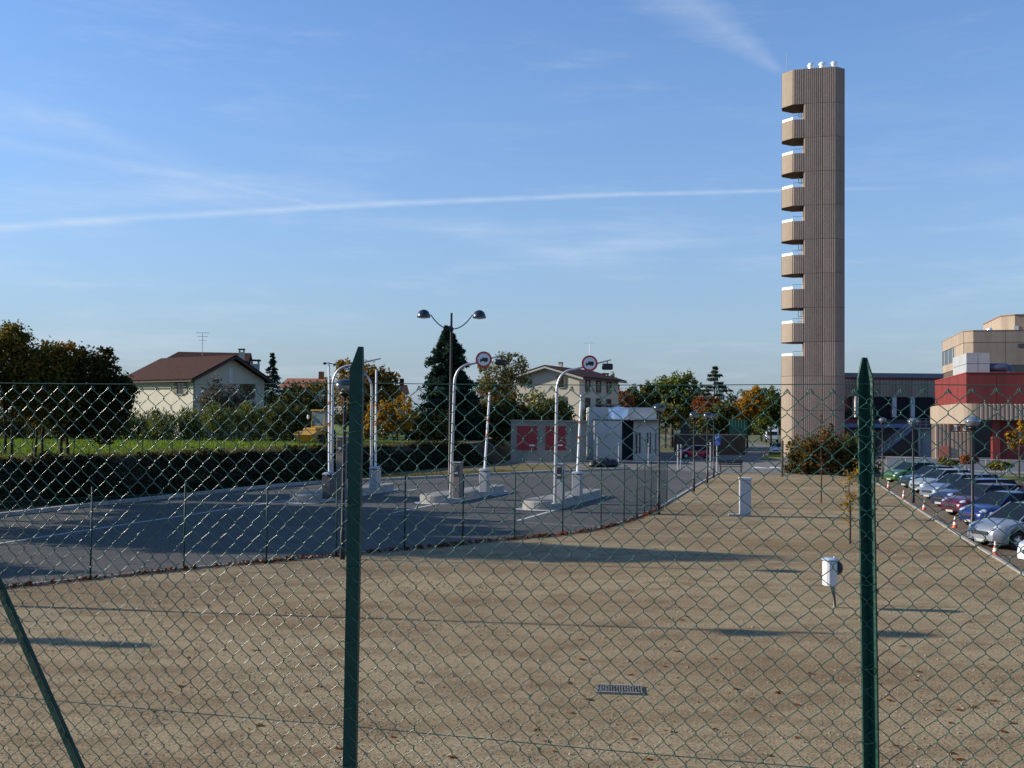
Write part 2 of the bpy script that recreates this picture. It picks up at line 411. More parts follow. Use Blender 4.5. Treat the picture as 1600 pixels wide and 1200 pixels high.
def tree(name, label, base, blobs, nleaf, size, m, trunk=.18, bark=None, cat='tree', group=None, stems=1, limbs=True, up=0., trunkh=None, aspect=.55, shell=.5):
    bark = bark or M_bark
    t = thing(name, label, cat, base, 0, group)
    mb = MB(); top = max(b[2] for b in blobs)
    th = trunkh or min(b[2] - .5 * b[5] for b in blobs)
    for k in range(stems):
        ang = k * 2.4; ox, oy = (.25 * math.cos(ang), .25 * math.sin(ang)) if stems > 1 else (0, 0)
        lean = (random.uniform(-.3, .3), random.uniform(-.3, .3))
        tp = Vector((ox * 2 + lean[0], oy * 2 + lean[1], top))
        pts = [Vector((ox, oy, -.1)), Vector((ox + random.uniform(-.05, .05), oy, th * .5)), Vector((ox + lean[0] * .5, oy + lean[1] * .5, th)), tp]
        mb.tube(pts, [trunk * 1.25, trunk, trunk * .8, trunk * .15], 7)
    if limbs:
        for b in blobs:
            for _ in range(5):
                z0 = random.uniform(th * .7, min(th + (top - th) * .6, max(b[2], th)))
                e = Vector((b[0] + random.uniform(-.7, .7) * b[3], b[1] + random.uniform(-.7, .7) * b[4], b[2] + random.uniform(-.4, .75) * b[5]))
                st = Vector((0, 0, z0)); md = (st + e) / 2 + Vector((random.uniform(-.1, .1), random.uniform(-.1, .1), random.uniform(-.05, .25)))
                mb.tube([st, md, e], [trunk * .42, trunk * .26, trunk * .06], 5)
    mb.build('trunk', bark, t, True)
    o = bpy.data.objects.new('crown', leaf_mesh('crown', blob_points(blobs, nleaf, shell), size, m, up, aspect)); C.objects.link(o); o.parent = t
    return t
def conifer(name, label, base, h, r, n, size, m, trunk=.2, sparse=False, group=None, power=.8):
    t = thing(name, label, 'tree', base, 0, group); mb = MB()
    mb.tube([(0, 0, -.1), (0, 0, h * .5), (0, 0, h * .99)], [trunk, trunk * .6, .02], 7)
    pts = []; nw = int(h * (1.5 if sparse else 2.6))
    for i in range(nw):
        f = (i + .5) / nw; z = h * (.06 + .92 * f); rr = r * (1 - f) ** power * random.uniform(.68, 1.15) + .08
        nb = 5 if sparse else 8
        for k in range(nb):
            a = random.uniform(0, 6.283); L = rr * random.uniform(.75, 1.2)
            droop = -.18 * L + random.uniform(-.35, .35) if not sparse else .12 * L
            e = Vector((math.cos(a) * L, math.sin(a) * L, z + droop))
            mb.tube([(0, 0, z + .1 * L), e], [trunk * .18 * (1 - f) + .012, .006], 4)
            m_ = max(4, int(n / (nw * nb)))
            q = np.linspace(.25 if not sparse else .35, 1.03, m_)[:, None]
            line = np.array([0, 0, z + .1 * L]) * (1 - q) + np.array(e) * q
            pts.append(line + rng.normal(size=(m_, 3)) * np.array([.10, .10, .07]) * (L * .55 + .3))
    mb.build('trunk', M_bark, t, True)
    o = bpy.data.objects.new('crown', leaf_mesh('crown', np.concatenate(pts), size, m, 0, .32)); C.objects.link(o); o.parent = t
    return t
# ================================================================== THE SETTING
def g2(px, py, z=0.): return xy(G(px, py, z))
sheet('ground', [(-3000, -200), (3000, -200), (3000, 5000), (-3000, 5000)], -.06, M_far)

near = smoothline([g2(-420, 962), g2(-200, 940), g2(0, 919), g2(140, 905), g2(285, 890), g2(415, 878), g2(540, 867), g2(650, 857), g2(723, 850),
                   g2(803, 842), g2(878, 835), g2(940, 825), g2(985, 812), g2(1015, 800), g2(1037, 789), g2(1090, 757), g2(1122, 739)], 6)
far = smoothline([g2(-420, 854), g2(-200, 830), g2(0, 808), g2(140, 792), g2(300, 775), g2(480, 757), g2(640, 749), g2(800, 741), g2(900, 737), g2(985, 734)], 5)
kerbR = [g2(1750, 1000), g2(1597, 897), g2(1493, 833), g2(1373, 757), g2(1345, 739)]
edge_far = [g2(1122, 739), g2(1220, 741), g2(1300, 741)]
sheet('dirt_lot', [(-45, 2), (kerbR[0][0], 2)] + [kerbR[0]] + kerbR[1:4] + [edge_far[2], edge_far[1], edge_far[0]] + [(-10, 84), (-45, 60)], 0, M_dirt)
sheet('road', near + [g2(1122, 739), g2(1060, 735)] + far[::-1], .008, M_asph)
sheet('forecourt', [g2(985, 735), g2(1060, 736), g2(1122, 740), g2(1220, 742), g2(1300, 742), (36, 82), (90, 82), (95, 132), (43, 132), (48, 300), (40, 300), (33, 175), (24, 138), (-4, 138), (-3, 100), (4, 95)], .003, M_road2)
sheet('parking_lot', [(kerbR[0][0], 2), (70, 2), (75, 82), kerbR[3]] + kerbR[0:3][::-1], .005, M_lot)
struct(strip(far, 0, .32, .0, .15).build('kerb_far', M_kerb))
struct(strip(near, -.10, .04, .0, .05).build('kerb_near', M_kerb))
struct(strip(smoothline(kerbR, 4), -.06, .06, .0, .05).build('kerb_parking', M_conc))

# verge between the far kerb and the bank, the shaded bank, the field on top of it
bb = [g2(0, 797), g2(200, 781), g2(400, 761), g2(550, 746), g2(700, 731), g2(788, 723)]
d0 = (Vector(bb[0]) - Vector(bb[1])).normalized()
bb = [xy(Vector(bb[0]) + d0 * 46), xy(Vector(bb[0]) + d0 * 20)] + bb + [(bb[-1][0] + 1.5, 128), (bb[-1][0] + 9, 200), (bb[-1][0] + 20, 420)]
bb = smoothline(bb, 4)
sheet('verge', offset(far, .3) + bb[::-1][12:], .02, M_dry)
bt = offset(bb, 3.0)
ZF = 1.8
mb = MB(); n = len(bb); rows = 7; vs = []
for r in range(rows + 1):
    f = r / rows
    for i in range(n):
        x = bb[i][0] * (1 - f) + bt[i][0] * f; y = bb[i][1] * (1 - f) + bt[i][1] * f
        z = ZF * (math.sin((f - .5) * math.pi) * .5 + .5) + (0 if r in (0, rows) else random.uniform(-.1, .1))
        vs.append((x, y, z))
mb.add(vs, [(r * n + i, r * n + i + 1, r * n + n + i + 1, r * n + n + i) for r in range(rows) for i in range(n - 1)])
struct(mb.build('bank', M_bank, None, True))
sheet('field', bt + [(-260, 420), (-260, -10), bt[0]][0:2], ZF - .01, M_grass)
fs_ = strip(bt, -.4, 4.0, ZF + .006); struct(fs_.build('field_edge', M_dry))
# rough dark growth covering the bank and tufts on its rim
def scatter_on_bank(n, f0, f1, zoff):
    i = rng.integers(0, len(bb) - 14, n); t = rng.uniform(0, 1, n); f = rng.uniform(f0, f1, n)
    A = np.array(bb); B = np.array(bt)
    a = A[i] * (1 - t)[:, None] + A[i + 1] * t[:, None]; b = B[i] * (1 - t)[:, None] + B[i + 1] * t[:, None]
    p = a * (1 - f)[:, None] + b * f[:, None]
    z = ZF * (np.sin((f - .5) * np.pi) * .5 + .5) + rng.uniform(0, zoff, n) * (1 + .9 * np.sin(i * 1.3 + t * 2.1) * f + .7 * np.sin(i * 3.7 + t * 5) * f)
    return np.c_[p, z]
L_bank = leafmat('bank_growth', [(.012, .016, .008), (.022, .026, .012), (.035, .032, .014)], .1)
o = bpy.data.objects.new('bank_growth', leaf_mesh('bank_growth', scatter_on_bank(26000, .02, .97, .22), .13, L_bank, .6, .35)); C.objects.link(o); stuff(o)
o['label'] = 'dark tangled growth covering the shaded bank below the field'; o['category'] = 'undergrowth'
def grass_on(poly_pts, n, size, cols, name, label, z, up=2.2, trans=.3):
    p = np.c_[poly_pts(n), np.full(n, z) + rng.uniform(0, size * .8, n)]
    o = bpy.data.objects.new(name, leaf_mesh(name, p, size, leafmat(name, cols, trans, .35), up, .18)); C.objects.link(o); stuff(o)
    o['label'] = label; o['category'] = 'grass'; return o
def between(l0, l1, i0, i1):
    A, B = np.array(l0), np.array(l1)
    def f(n):
        u = rng.uniform(i0, i1, n); k = u.astype(int); t = (u - k)[:, None]; s = rng.uniform(0, 1, n)[:, None]
        a = A[k] * (1 - t) + A[k + 1] * t; b = B[k] * (1 - t) + B[k + 1] * t
        return a * (1 - s) + b * s
    return f
rim_a, rim_b = offset(bb, 2.5), offset(bb, 6.5)
grass_on(between(rim_a, rim_b, 2, len(bb) - 14), 34000, .13, [(.06, .05, .02), (.14, .12, .05), (.16, .15, .06)], 'rim_grass', 'dry brownish grass along the rim of the bank', ZF)
fa, fb = offset(bb, 5.5), offset(bb, 42)
grass_on(between(fa, fb, 6, len(bb) - 14), 60000, .15, [(.08, .135, .015), (.14, .21, .03), (.20, .24, .05)], 'field_grass', 'short bright green grass of the raised field', ZF)
vb = between(offset(far, .5), offset(far, 4.2), 20, len(far) - 9)
grass_on(vb, 9000, .09, [(.07, .075, .02), (.13, .12, .045), (.16, .14, .06)], 'verge_grass', 'thin yellowing grass on the verge behind the far kerb', .03)
# sparse weeds and crumbs of soil in the lot: nobody could count them
def lot_pts(n):
    y = rng.uniform(11, 60, n) ** 1.0; x = rng.uniform(-1, 1, n) * y * .55 + 2
    return np.c_[x, y]
# ------------------------------------------------------------------ road markings
LANE = R(17)                       # lanes run 17 degrees to the right of the view axis
LD = Vector((math.sin(LANE), math.cos(LANE), 0)); LN = Vector((math.cos(LANE), -math.sin(LANE), 0))
def mark(pa, pb, w=.14):
    a, b = Vector(pa), Vector(pb); t = (b - a).normalized(); nrm = Vector((-t.y, t.x)) * w / 2
    m = MB(); m.add([(*(a - nrm), .014), (*(b - nrm), .014), (*(b + nrm), .014), (*(a + nrm), .014)], [(0, 3, 2, 1)])
    return struct(m.build('lane_line', M_paint))
mark(g2(-350, 902), g2(480, 777)); mark(g2(608, 771), g2(655, 764))
mark(g2(612, 802), g2(700, 784)); mark(g2(770, 775), g2(801, 769), .2)
mark(g2(808, 814), g2(868, 797)); mark(g2(925, 779), g2(935, 775), .25)
mark(g2(560, 801), g2(1010, 828), .05)                       # faint joint across the lanes
# painted shark tooth on the forecourt
for px in (1186, 1213):
    c = G(px, 731); m = MB(); m.add([(c.x - .9, c.y - 1.2, .016), (c.x + .9, c.y - 1.2, .016), (c.x, c.y + 2.2, .016)], [(0, 1, 2)])
    struct(m.build('road_triangle', M_paint))

# ================================================================== NEAR CHAIN-LINK FENCE
Z1, Z2 = 4.0, 3.54
Q1 = P(552, 700, Z1); Q2 = P(1352, 700, Z2)
fdir = Vector((Q2.x - Q1.x, Q2.y - Q1.y, 0)); SP = fdir.length; fdir.normalize()
ang = math.atan2(fdir.y, fdir.x)
fence = thing('chain_link_fence', 'green chain-link fence with angle-iron posts standing between the viewer and the lot', 'fence', (Q1.x, Q1.y, 2.35), ang)
ZB = 2.35
# terrace under the fence (its front edge never rises into view)
def fw(s, d=0.): return (Q1.x + fdir.x * s - fdir.y * d, Q1.y + fdir.y * s + fdir.x * d)
e0, e1 = fw(-14, .12), fw(14, .12)
mt = MB(); mt.add([(*e0, 2.35), (*e1, 2.35), (30, -30, 2.35), (-30, -30, 2.35), (*e0, -.06), (*e1, -.06)], [(3, 2, 1, 0), (0, 1, 5, 4)])
struct(mt.build('terrace', M_conc))
def angle_post(leg, th, h, peak):
    """L-section post whose top is cut to a point at the corner; corner at the origin, legs along -x and +y"""
    m = MB()
    for ax in (0, 1):
        def q(u, w, z): return (-u, w, z) if ax == 0 else (-w, u, z)
        u0 = 0 if ax == 0 else th
        out = [(u0, 0, -.3), (leg, 0, -.3), (leg, 0, h - peak), (u0 + (.018 if leg > .04 else .010), 0, h), (u0, 0, h)]
        a = [q(u, 0, z) for u, w, z in out]; b = [q(u, th, z) for u, w, z in out]; n = 5
        fs = [tuple(range(n)), tuple(range(2 * n - 1, n - 1, -1))] + [(i, n + i, n + (i + 1) % n, (i + 1) % n) for i in range(n)]
        m.add(a + b, fs)
    return m
for k, (s, leg, rz, top, lean) in enumerate(((-SP + .02, .05, 0, 4.25, 0), (0, .047, R(14), 4.262, R(.15)), (SP, .037, R(132), 4.215, R(1.1)), (2 * SP, .05, 0, 4.25, 0))):
    o = angle_post(leg, .006, top - ZB, .085 if k == 1 else .07).build('post', M_green, fence)
    o.location = (s + (.03 if k == 1 else .024 if k == 2 else .0), -.008, 0); o.rotation_euler = (0, lean, rz)
# twisted wire ties holding the mesh to the posts
tie = MB().tube([(-.034, -.010, 0), (-.02, -.016, .004), (.0, -.016, -.003), (.02, -.016, .002), (.034, -.008, .006), (.03, .02, .004)], .0018, 5).mesh('wire_tie', M_green, True)
for s in (0, SP):
    for z in (.14, .38, .62, .86, 1.10, 1.34, 1.58, 1.72): inst('wire_tie', tie, fence, (s + random.uniform(-.004, .004), -.012, z + random.uniform(-.03, .03)), random.uniform(-.2, .2))
# slanting brace of the post outside the picture
a = P(-70, 770, 4.28) - Vector((Q1.x, Q1.y, ZB)); b = P(140, 1245, 4.16) - Vector((Q1.x, Q1.y, ZB))
iv = Matrix.Rotation(-ang, 3, 'Z'); a = iv @ a; b = iv @ b; dd = (b - a).normalized(); a -= dd * .6; b += dd * .3
sd_ = Vector((0, 1, 0)).cross(dd).normalized()
bm = MB(); w_ = .020
for off_, wd, dp in ((0, w_, .005),):
    p = [a + sd_ * w_ / 2, a - sd_ * w_ / 2, b - sd_ * w_ / 2, b + sd_ * w_ / 2]
    bm.add(p + [q + Vector((0, .005, 0)) for q in p], [(0, 1, 2, 3), (7, 6, 5, 4), (0, 4, 5, 1), (1, 5, 6, 2), (2, 6, 7, 3), (3, 7, 4, 0)])
    p = [a - sd_ * w_ / 2 + Vector((0, .006, 0)), a - sd_ * (w_ / 2 + .005) + Vector((0, .006, 0)), b - sd_ * (w_ / 2 + .005) + Vector((0, .006, 0)), b - sd_ * w_ / 2 + Vector((0, .006, 0))]
    bm.add(p + [q + Vector((0, .018, 0)) for q in p], [(0, 1, 2, 3), (7, 6, 5, 4), (0, 4, 5, 1), (1, 5, 6, 2), (2, 6, 7, 3), (3, 7, 4, 0)])
bm.build('brace', M_green, fence)
PIT = SP / 25.0                     # mesh opening measured across the corners
ztop = 4.108 - ZB; nseg = int(ztop / (PIT / 2)) - 1
def zigzag(phase, seed):
    rnd = random.Random(seed); pts = []
    for j in range(nseg + 1):
        z = ztop - j * PIT / 2; side = -1 if (j + phase) % 2 else 1
        x = side * PIT / 4; jit = (rnd.uniform(-.0008, .0008), rnd.uniform(-.001, .001))
        # a rounded corner, upright where it hooks round the neighbour
        d = -.0016 if side > 0 else .0016
        pts.append((x * .74 + jit[0], d * 1.3, z + PIT * .105)); pts.append((x * .97 + jit[0], d, z + PIT * .045))
        pts.append((x * .97 + side * .001 + jit[0], -d, z - PIT * .045)); pts.append((x * .74 + jit[0], -d * 1.3, z - PIT * .105))
        if j < nseg:
            pts.append((0, .0032 if side > 0 else -.0032, z - PIT * .25))
    # knuckled end: bent over at the top
    p0 = pts[1]
    head = [(p0[0] * .35, .004, p0[2] - PIT * .18), (p0[0] * .8, .005, p0[2] - PIT * .02), (p0[0] * 1.02, .003, p0[2] + .002)]
    m = MB(); m.tube(head + pts[2:], .0016, 6)
    return m.mesh('mesh_wire', M_wire, True)
zz = [zigzag(p, 10 * p + q) for p in (0, 1) for q in range(3)]
k0, k1 = int(-2.15 / (PIT / 2)), int(3.35 / (PIT / 2))
for k in range(k0, k1):
    o = inst('mesh_wire', zz[(k % 2) * 3 + random.randrange(3)], fence, ((k + .5) * PIT / 2 + random.uniform(-.0007, .0007) + .004 * math.sin(k * .17) + .0025 * math.sin(k * .43 + 1), -.012 + .004 * math.sin(k * .21) + random.uniform(-.0008, .0008), random.uniform(-.0015, .0015) + .004 * math.sin(k * .11)))
    o.rotation_euler = (R(random.uniform(-.12, .12)), R(random.uniform(-.08, .08)), 0)
for zt, sag in ((4.128 - ZB, .006), (2.872 - ZB, .004), (2.47 - ZB, .003)):
    m = MB(); pts = []
    for i in range(60):
        s = -2.3 + 6.0 * i / 59; ph = (s / SP) % 1.0
        pts.append((s, -.004, zt - sag * 4 * ph * (1 - ph)))
    m.tube(pts, .0017, 6); m.build('tension_wire', M_wire, fence, True)

# ------------------------------------------------------------------ low fence along the road edge
line = offset(near, -.25)
i_end = min(range(len(line)), key=lambda i: (Vector(line[i]) - Vector(g2(1043, 786))).length)
line = line[:i_end + 1]
rf = thing('mesh_fence', 'low green wire-mesh fence on thin posts between road and dirt lot', 'fence', (0, 0, 0))
posts_px = [(-330, 958), (-165, 940), (-14, 923), (141, 906), (287, 891), (416, 880), (525, 870), (632, 860), (723, 852), (804, 844), (879, 836), (939, 827), (975, 817), (995, 810), (1007, 805), (1017, 801), (1030, 794), (1042, 787)]
pm = MB().tube([(0, 0, -.1), (0, 0, 2.25)], .024, 7).mesh('post', M_green, True)
pp = []
for px, py in posts_px:
    q = G(px, py); o = inst('post', pm, rf, (q.x, q.y, 0)); pp.append(xy(q))
m = MB(); step = .085; L = length(pp); HH = 1.95; s = -HH
def fp3(s, z):
    q = along(pp, min(max(s, 0), L)); return (q.x, q.y, z)
while s < L:
    for sg in (1, -1):
        a_, b_ = (s, s + HH) if sg == 1 else (s + HH, s)
        prev = None
        for i in range(7):
            t = i / 6; ss = a_ + (b_ - a_) * t; z = .04 + HH * t
            if 0 <= ss <= L:
                cur = Vector(fp3(ss, z))
                if prev is not None:
                    w = Vector((0, 0, .0022)); dn = Vector((.0018, .0018, 0))
                    m.add([prev - w, prev + w, cur + w, cur - w, prev - dn, prev + dn, cur + dn, cur - dn], [(0, 1, 2, 3), (4, 5, 6, 7)])
                prev = cur
            else: prev = None
    s += step
stuff(m.build('wire_mesh', M_farwire, rf))
for z in (.06, 1.0, 2.0):
    MB().tube([(p[0], p[1], z) for p in pp], .0045, 5).build('tension_wire', M_farwire, rf)

# ------------------------------------------------------------------ thin posts of the wire fence on top of the bank
wf = thing('wire_fence', 'row of thin dark stakes with wires along the rim of the bank', 'fence', (0, 0, ZF))
ws = []
for px, py in ((-80, 726), (-20, 725), (50, 724), (115, 721), (171, 719), (222, 716), (269, 713), (311, 710), (350, 708), (392, 706), (430, 703), (468, 701), (505, 699)):
    q = G(px, py, ZF); MB().tube([(q.x, q.y, -.05), (q.x + .01, q.y, 1.0)], .022, 6).build('stake', M_dkmetal, wf); ws.append(q)
for z in (.45, .92): MB().tube([(q.x, q.y, z) for q in ws], .005, 4).build('wire', M_dkmetal, wf)

# ------------------------------------------------------------------ toll islands with their equipment
def island(px, py, px2, py2, wid, label):
    a, b = G(px, py), G(px2, py2); d = (b - a); L = d.length; rz = math.atan2(d.y, d.x)
    pts = []; w = wid / 2
    for k in range(13):
        t = math.pi / 2 + math.pi * k / 12; pts.append((w * .95 * math.cos(t) + w * .95, w * math.sin(t)))
    for k in range(7):
        t = -math.pi / 2 + math.pi * k / 6; pts.append((L - w * .5 + w * .5 * math.cos(t), w * .62 * math.sin(t)))
    t_ = thing('traffic_island', label, 'traffic island', (a.x, a.y, .01), rz, 'toll islands')
    m = MB(); n = len(pts)
    lev = [(1.0, 0), (1.0, .32), (.97, .375)]; cx, cy = L / 2, 0
    vs = [(cx + (p[0] - cx) * (1 - (1 - s) * .35), p[1] * s, z) for s, z in lev for p in pts]
    m.add(vs, [(r * n + i, r * n + (i + 1) % n, r * n + n + (i + 1) % n, r * n + n + i) for r in range(2) for i in range(n)] + [tuple(2 * n + i for i in range(n))])
    m.build('kerb', M_kerb, t_)
    m = MB(); vs = [(cx + (p[0] - cx) * .94, p[1] * .80, .381) for p in pts]; m.add(vs, [tuple(range(n))]); m.build('top_slab', M_conc, t_)
    m = MB(); vs = [(cx + (p[0] - cx) * 1.09, p[1] * 1.22, .008) for p in pts]; m.add(vs, [tuple(range(n))]); m.build('painted_border', M_paint, t_)
    return t_
island(466, 786, 607, 766, 1.5, 'concrete island behind the left green fence post carrying two raised barriers')
island(672, 787, 778, 768, 1.6, 'concrete island below the tall twin lamp with one raised barrier')
island(834, 797, 928, 775, 1.6, 'concrete island nearest the dirt lot with one raised barrier')
ZI = .39
def barrier(px, py, top, label, dark=False):
    b = G(px, py, ZI); t = thing('barrier', label, 'barrier', b, R(-17), 'raised toll barriers')
    m = MB(); m.bx(-.2, .2, -.28, .28, 0, 1.0, .02); m.build('cabinet', mat('barrier_cabinet_shade', (.05, .055, .065), .5) if dark else M_cab, t)  # dark: cabinet and hood colours hold the shade on this barrier
    m = MB(); m.bx(-.23, .23, -.31, .31, 1.0, 1.17, .07); m.build('hood', M_galv if not dark else mat('hood_shade', (.22, .26, .33), .5), t, True)
    tp = P(top[0], top[1], b.y + .3) - b; tp = Matrix.Rotation(R(17), 3, 'Z') @ tp
    r0 = Vector((0, 0, 1.16)); dv = tp - r0
    m = MB(); m.tube([r0, tp], [.062, .05], 8); arm = m.build('arm', M_white, t, True)
    for f in (.42, .62):
        m = MB(); c = r0 + dv * f; m.tube([c, c + dv.normalized() * .14], .064, 8); m.build('reflector', mat('reflector_orange', (.6, .16, .03), .4), arm)
    m = MB(); m.tube([(0, -.33, 1.08), (0, .33, 1.08)], .05, 8); m.build('pivot', M_galv, t, True)
    return t
barrier(514, 779, (514, 568), 'barrier with shade painted into its case and raised white arm beside the left green fence post', True)
barrier(586, 765, (588, 578), 'grey barrier with raised white arm right of the left green fence post')
barrier(757, 769, (765, 613), 'grey barrier with raised white arm on the island below the twin lamp')
barrier(902, 775, (908, 617), 'grey barrier with raised white arm on the island nearest the dirt lot')
def pillar(px, py, h, label, col=M_cab):
    b = G(px, py, ZI); t = thing('ticket_pillar', label, 'ticket machine', b, R(-17), 'ticket pillars')
    m = MB(); m.bx(-.17, .17, -.22, .22, .05, h, .025); m.build('case', col, t)
    m = MB(); m.bx(-.19, .19, -.24, .24, 0, .05); m.build('foot', M_galv, t)
    m = MB(); m.bx(-.12, .12, -.228, -.219, h - .62, h - .12); m.build('panel', M_black, t)
    m = MB(); m.bx(-.2, .2, -.27, .24, h + .002, h + .035); m.build('cap', M_galv, t)
    m = MB(); m.bx(-.08, .08, -.232, -.229, h - .5, h - .42); m.build('ticket_slot', M_galv, t)
    return t
brown = mat('brown_grey_case', (.16, .13, .12), .6)
pillar(533, 783, 2.75, 'tall brown-grey ticket pillar half hidden behind the left green fence post', brown)
pillar(715, 779, 1.62, 'grey ticket pillar beside the pole of the left lorry sign', brown)
pillar(875, 786, 1.68, 'grey ticket pillar beside the pole of the right lorry sign')
def arched_pole(px, py, bend, elbow, tip, label, sign=None, flood=None, Yoff=0):
    """tall pipe that curves over into a cantilever arm, given by photo points at the pole's own distance"""
    b = G(px, py, ZI); Y = b.y
    t = thing('arched_sign_pole', label, 'sign pole', b, 0, 'arched poles over the lanes')
    q = lambda p: P(p[0], p[1], Y) - b
    pts = [Vector((0, 0, 0)), q(bend)]
    e, tp = q(elbow), q(tip); B = pts[1]; ctrl = Vector((B.x, B.y, e.z - (e - tp).z * 0 + .1))
    ctrl = Vector((B.x + (B.x - 0) * .05, 0, e.z - .05))
    for k in range(1, 9):
        f = k / 8; pts.append(B * (1 - f) ** 2 + ctrl * 2 * f * (1 - f) + e * f * f)
    pts.append(tp)
    m = MB(); m.tube(pts, [.072] + [.062] * 2 + [.052] * 7 + [.03], 10); m.build('pole', M_galv, t, True)
    m = MB(); m.lathe((0, 0, 0), [(.14, 0), (.14, .03), (.09, .05)], 12); m.build('base_plate', M_galv, t)
    if sign:
        c = q(sign[:2]); r = sign[2]
        s = MB()
        def disc(rad, y, mi, yb):
            n = 40; s.cur = mi
            s.add([(c.x + rad * math.cos(2 * math.pi * k / n), c.y + y, c.z + rad * math.sin(2 * math.pi * k / n)) for k in range(n)] + [(c.x + rad * math.cos(2 * math.pi * k / n), c.y + yb, c.z + rad * math.sin(2 * math.pi * k / n)) for k in range(n)],
                  [tuple(range(n)), tuple(range(2 * n - 1, n - 1, -1))] + [(k, n + k, n + (k + 1) % n, (k + 1) % n) for k in range(n)])
        disc(r, -.14, 0, -.11); face = s.build('sign_disc', M_signred, t)
        s = MB(); disc(r * .76, -.150, 0, -.141); s.build('sign_face', M_white, face)
        s = MB(); u = r
        for x0, x1, z0, z1 in ((-.20, .50, -.16, .22), (-.46, -.23, -.16, .06), (-.48, .50, -.205, -.165)): s.bx(c.x + x0 * u, c.x + x1 * u, c.y - .158, c.y - .151, c.z + z0 * u, c.z + z1 * u)
        for wx in (-.35, .12, .33):
            n = 12; s.add([(c.x + (wx + .085 * math.cos(2 * math.pi * k / n)) * u, c.y - .157, c.z + (-.24 + .085 * math.sin(2 * math.pi * k / n)) * u) for k in range(n)], [tuple(range(n))])
        s.build('lorry_symbol', M_black, face)
        m = MB(); m.bx(c.x - .03, c.x + .03, c.y - .105, c.y + .02, c.z - .1, c.z + .1); m.build('clamp', M_galv, t)
    if flood:
        c = q(flood); m = MB(); m.box((c.x, c.y, c.z), (.46, .30, .27), 0, .04)
        m.build('floodlight', M_black, t)
        m = MB(); ft = q((tip[0] - 6, tip[1] + 1)); m.tube([ft, (c.x, c.y, c.z + .12)], .02, 6); m.build('bracket', M_dkmetal, t)
    return t
arched_pole(704, 778, (710, 600), (740, 568), (790, 553), 'arched grey pole with no-lorries sign on the island below the twin lamp', (756, 562, .37), (782, 566))
arched_pole(867, 787, (870, 612), (898, 577), (955, 562), 'arched grey pole with no-lorries sign on the island nearest the dirt lot', (921, 568, .345), (949, 573))
arched_pole(518, 779, (520, 604), (548, 571), (595, 560), 'arched grey pole rising beside the barrier with painted-in shade with a bare arm')
arched_pole(580, 765, (581, 612), (560, 582), (532, 574), 'arched grey pole bending leftwards behind the left green fence post')
# thin antenna bar on top of the leftmost barrier's arm
b = P(513, 568, G(514, 779, ZI).y + .32)
t = thing('gantry_bar', 'thin dark bar reaching sideways from the top of the left barrier arm', 'bar', b)
MB().tube([(-.12, 0, 0), (0, 0, .03), (1.1, 0, -.24)], .022, 6).build('bar', M_dkmetal, t); MB().bx(-.22, -.1, -.04, .04, -.05, .05).build('bracket', M_dkmetal, t)

# ------------------------------------------------------------------ lamps
def twin_lamp(b, h, label, rz=0.):
    t = thing('twin_street_lamp', label, 'street lamp', b, rz, 'tall twin street lamps')
    MB().tube([(0, 0, 0), (0, 0, 1.3), (0, 0, 1.35), (0, 0, h)], [.095, .095, .07, .055], 12).build('pole', M_dkmetal, t, True)
    MB().lathe((0, 0, h - .95), [(.075, 0), (.1, .03), (.1, .2), (.075, .23)], 12).build('collar', M_dkmetal, t, True)
    for sg in (-1, 1):
        pts = []
        for k in range(12):
            f = k / 11; x = .06 + 1.0 * f; z = h - .82 + .72 * (f ** 2.1); pts.append((sg * x, 0, z))
        arm = MB().tube(pts + [(sg * 1.12, 0, h - .17), (sg * 1.22, 0, h - .2)], .028, 7).build('arm', M_dkmetal, t, True)
        prof = [(.335, -.03), (.345, 0), (.335, .08), (.30, .17), (.24, .29), (.13, .36), (.03, .385)]
        hd = MB().lathe((sg * 1.42, 0, h - .22), prof, 24).build('lamp_shade', M_dome, t, True)
        MB().lathe((sg * 1.42, 0, h - .27), [(.10, -.03), (.25, 0), (.30, .018)], 20).build('diffuser', M_white, hd, True)
    return t
b = G(702, 777); twin_lamp((b.x, b.y, 0), (P(706, 489, b.y).z), 'tall dark twin street lamp with two dome shades before the big conifer')
tip = G(1312, 991); hh = 9.0; Ls = hh / math.tan(SUN_EL)
lb = Vector((tip.x + SUN.x / math.hypot(SUN.x, SUN.y) * Ls, tip.y + SUN.y / math.hypot(SUN.x, SUN.y) * Ls, 0))
twin_lamp(lb, hh, 'tall dark twin street lamp beside the lot whose shadow crosses the dirt')
def globe_lamp(b, h, label, grp, r=.27, dark=True, seed=0):
    t = thing('globe_lamp', label, 'street lamp', b, 0, grp)
    MB().tube([(0, 0, 0), (0, 0, .8), (0, 0, .84), (0, 0, h - .42)], [.075, .075, .052, .048], 12).build('pole', M_dkmetal, t, True)
    MB().lathe((0, 0, h - .44), [(.05, 0), (.11, .04), (.16, .1), (.15, .13)], 16).build('collar', M_dkmetal, t, True)
    MB().lathe((0, 0, h - .30), [(r * .45, 0), (r * .78, .05), (r, .14), (r * 1.02, .18)], 24).build('glass_bowl', M_globe, t, True)
    MB().lathe((0, 0, h - .12), [(r * 1.08, 0), (r * 1.05, .05), (r * .85, .12), (r * .5, .17), (r * .08, .19)], 24).build('dome_cap', M_dome if dark else M_globe, t, True)
    return t
GL = 'dark globe lamps along the lot'
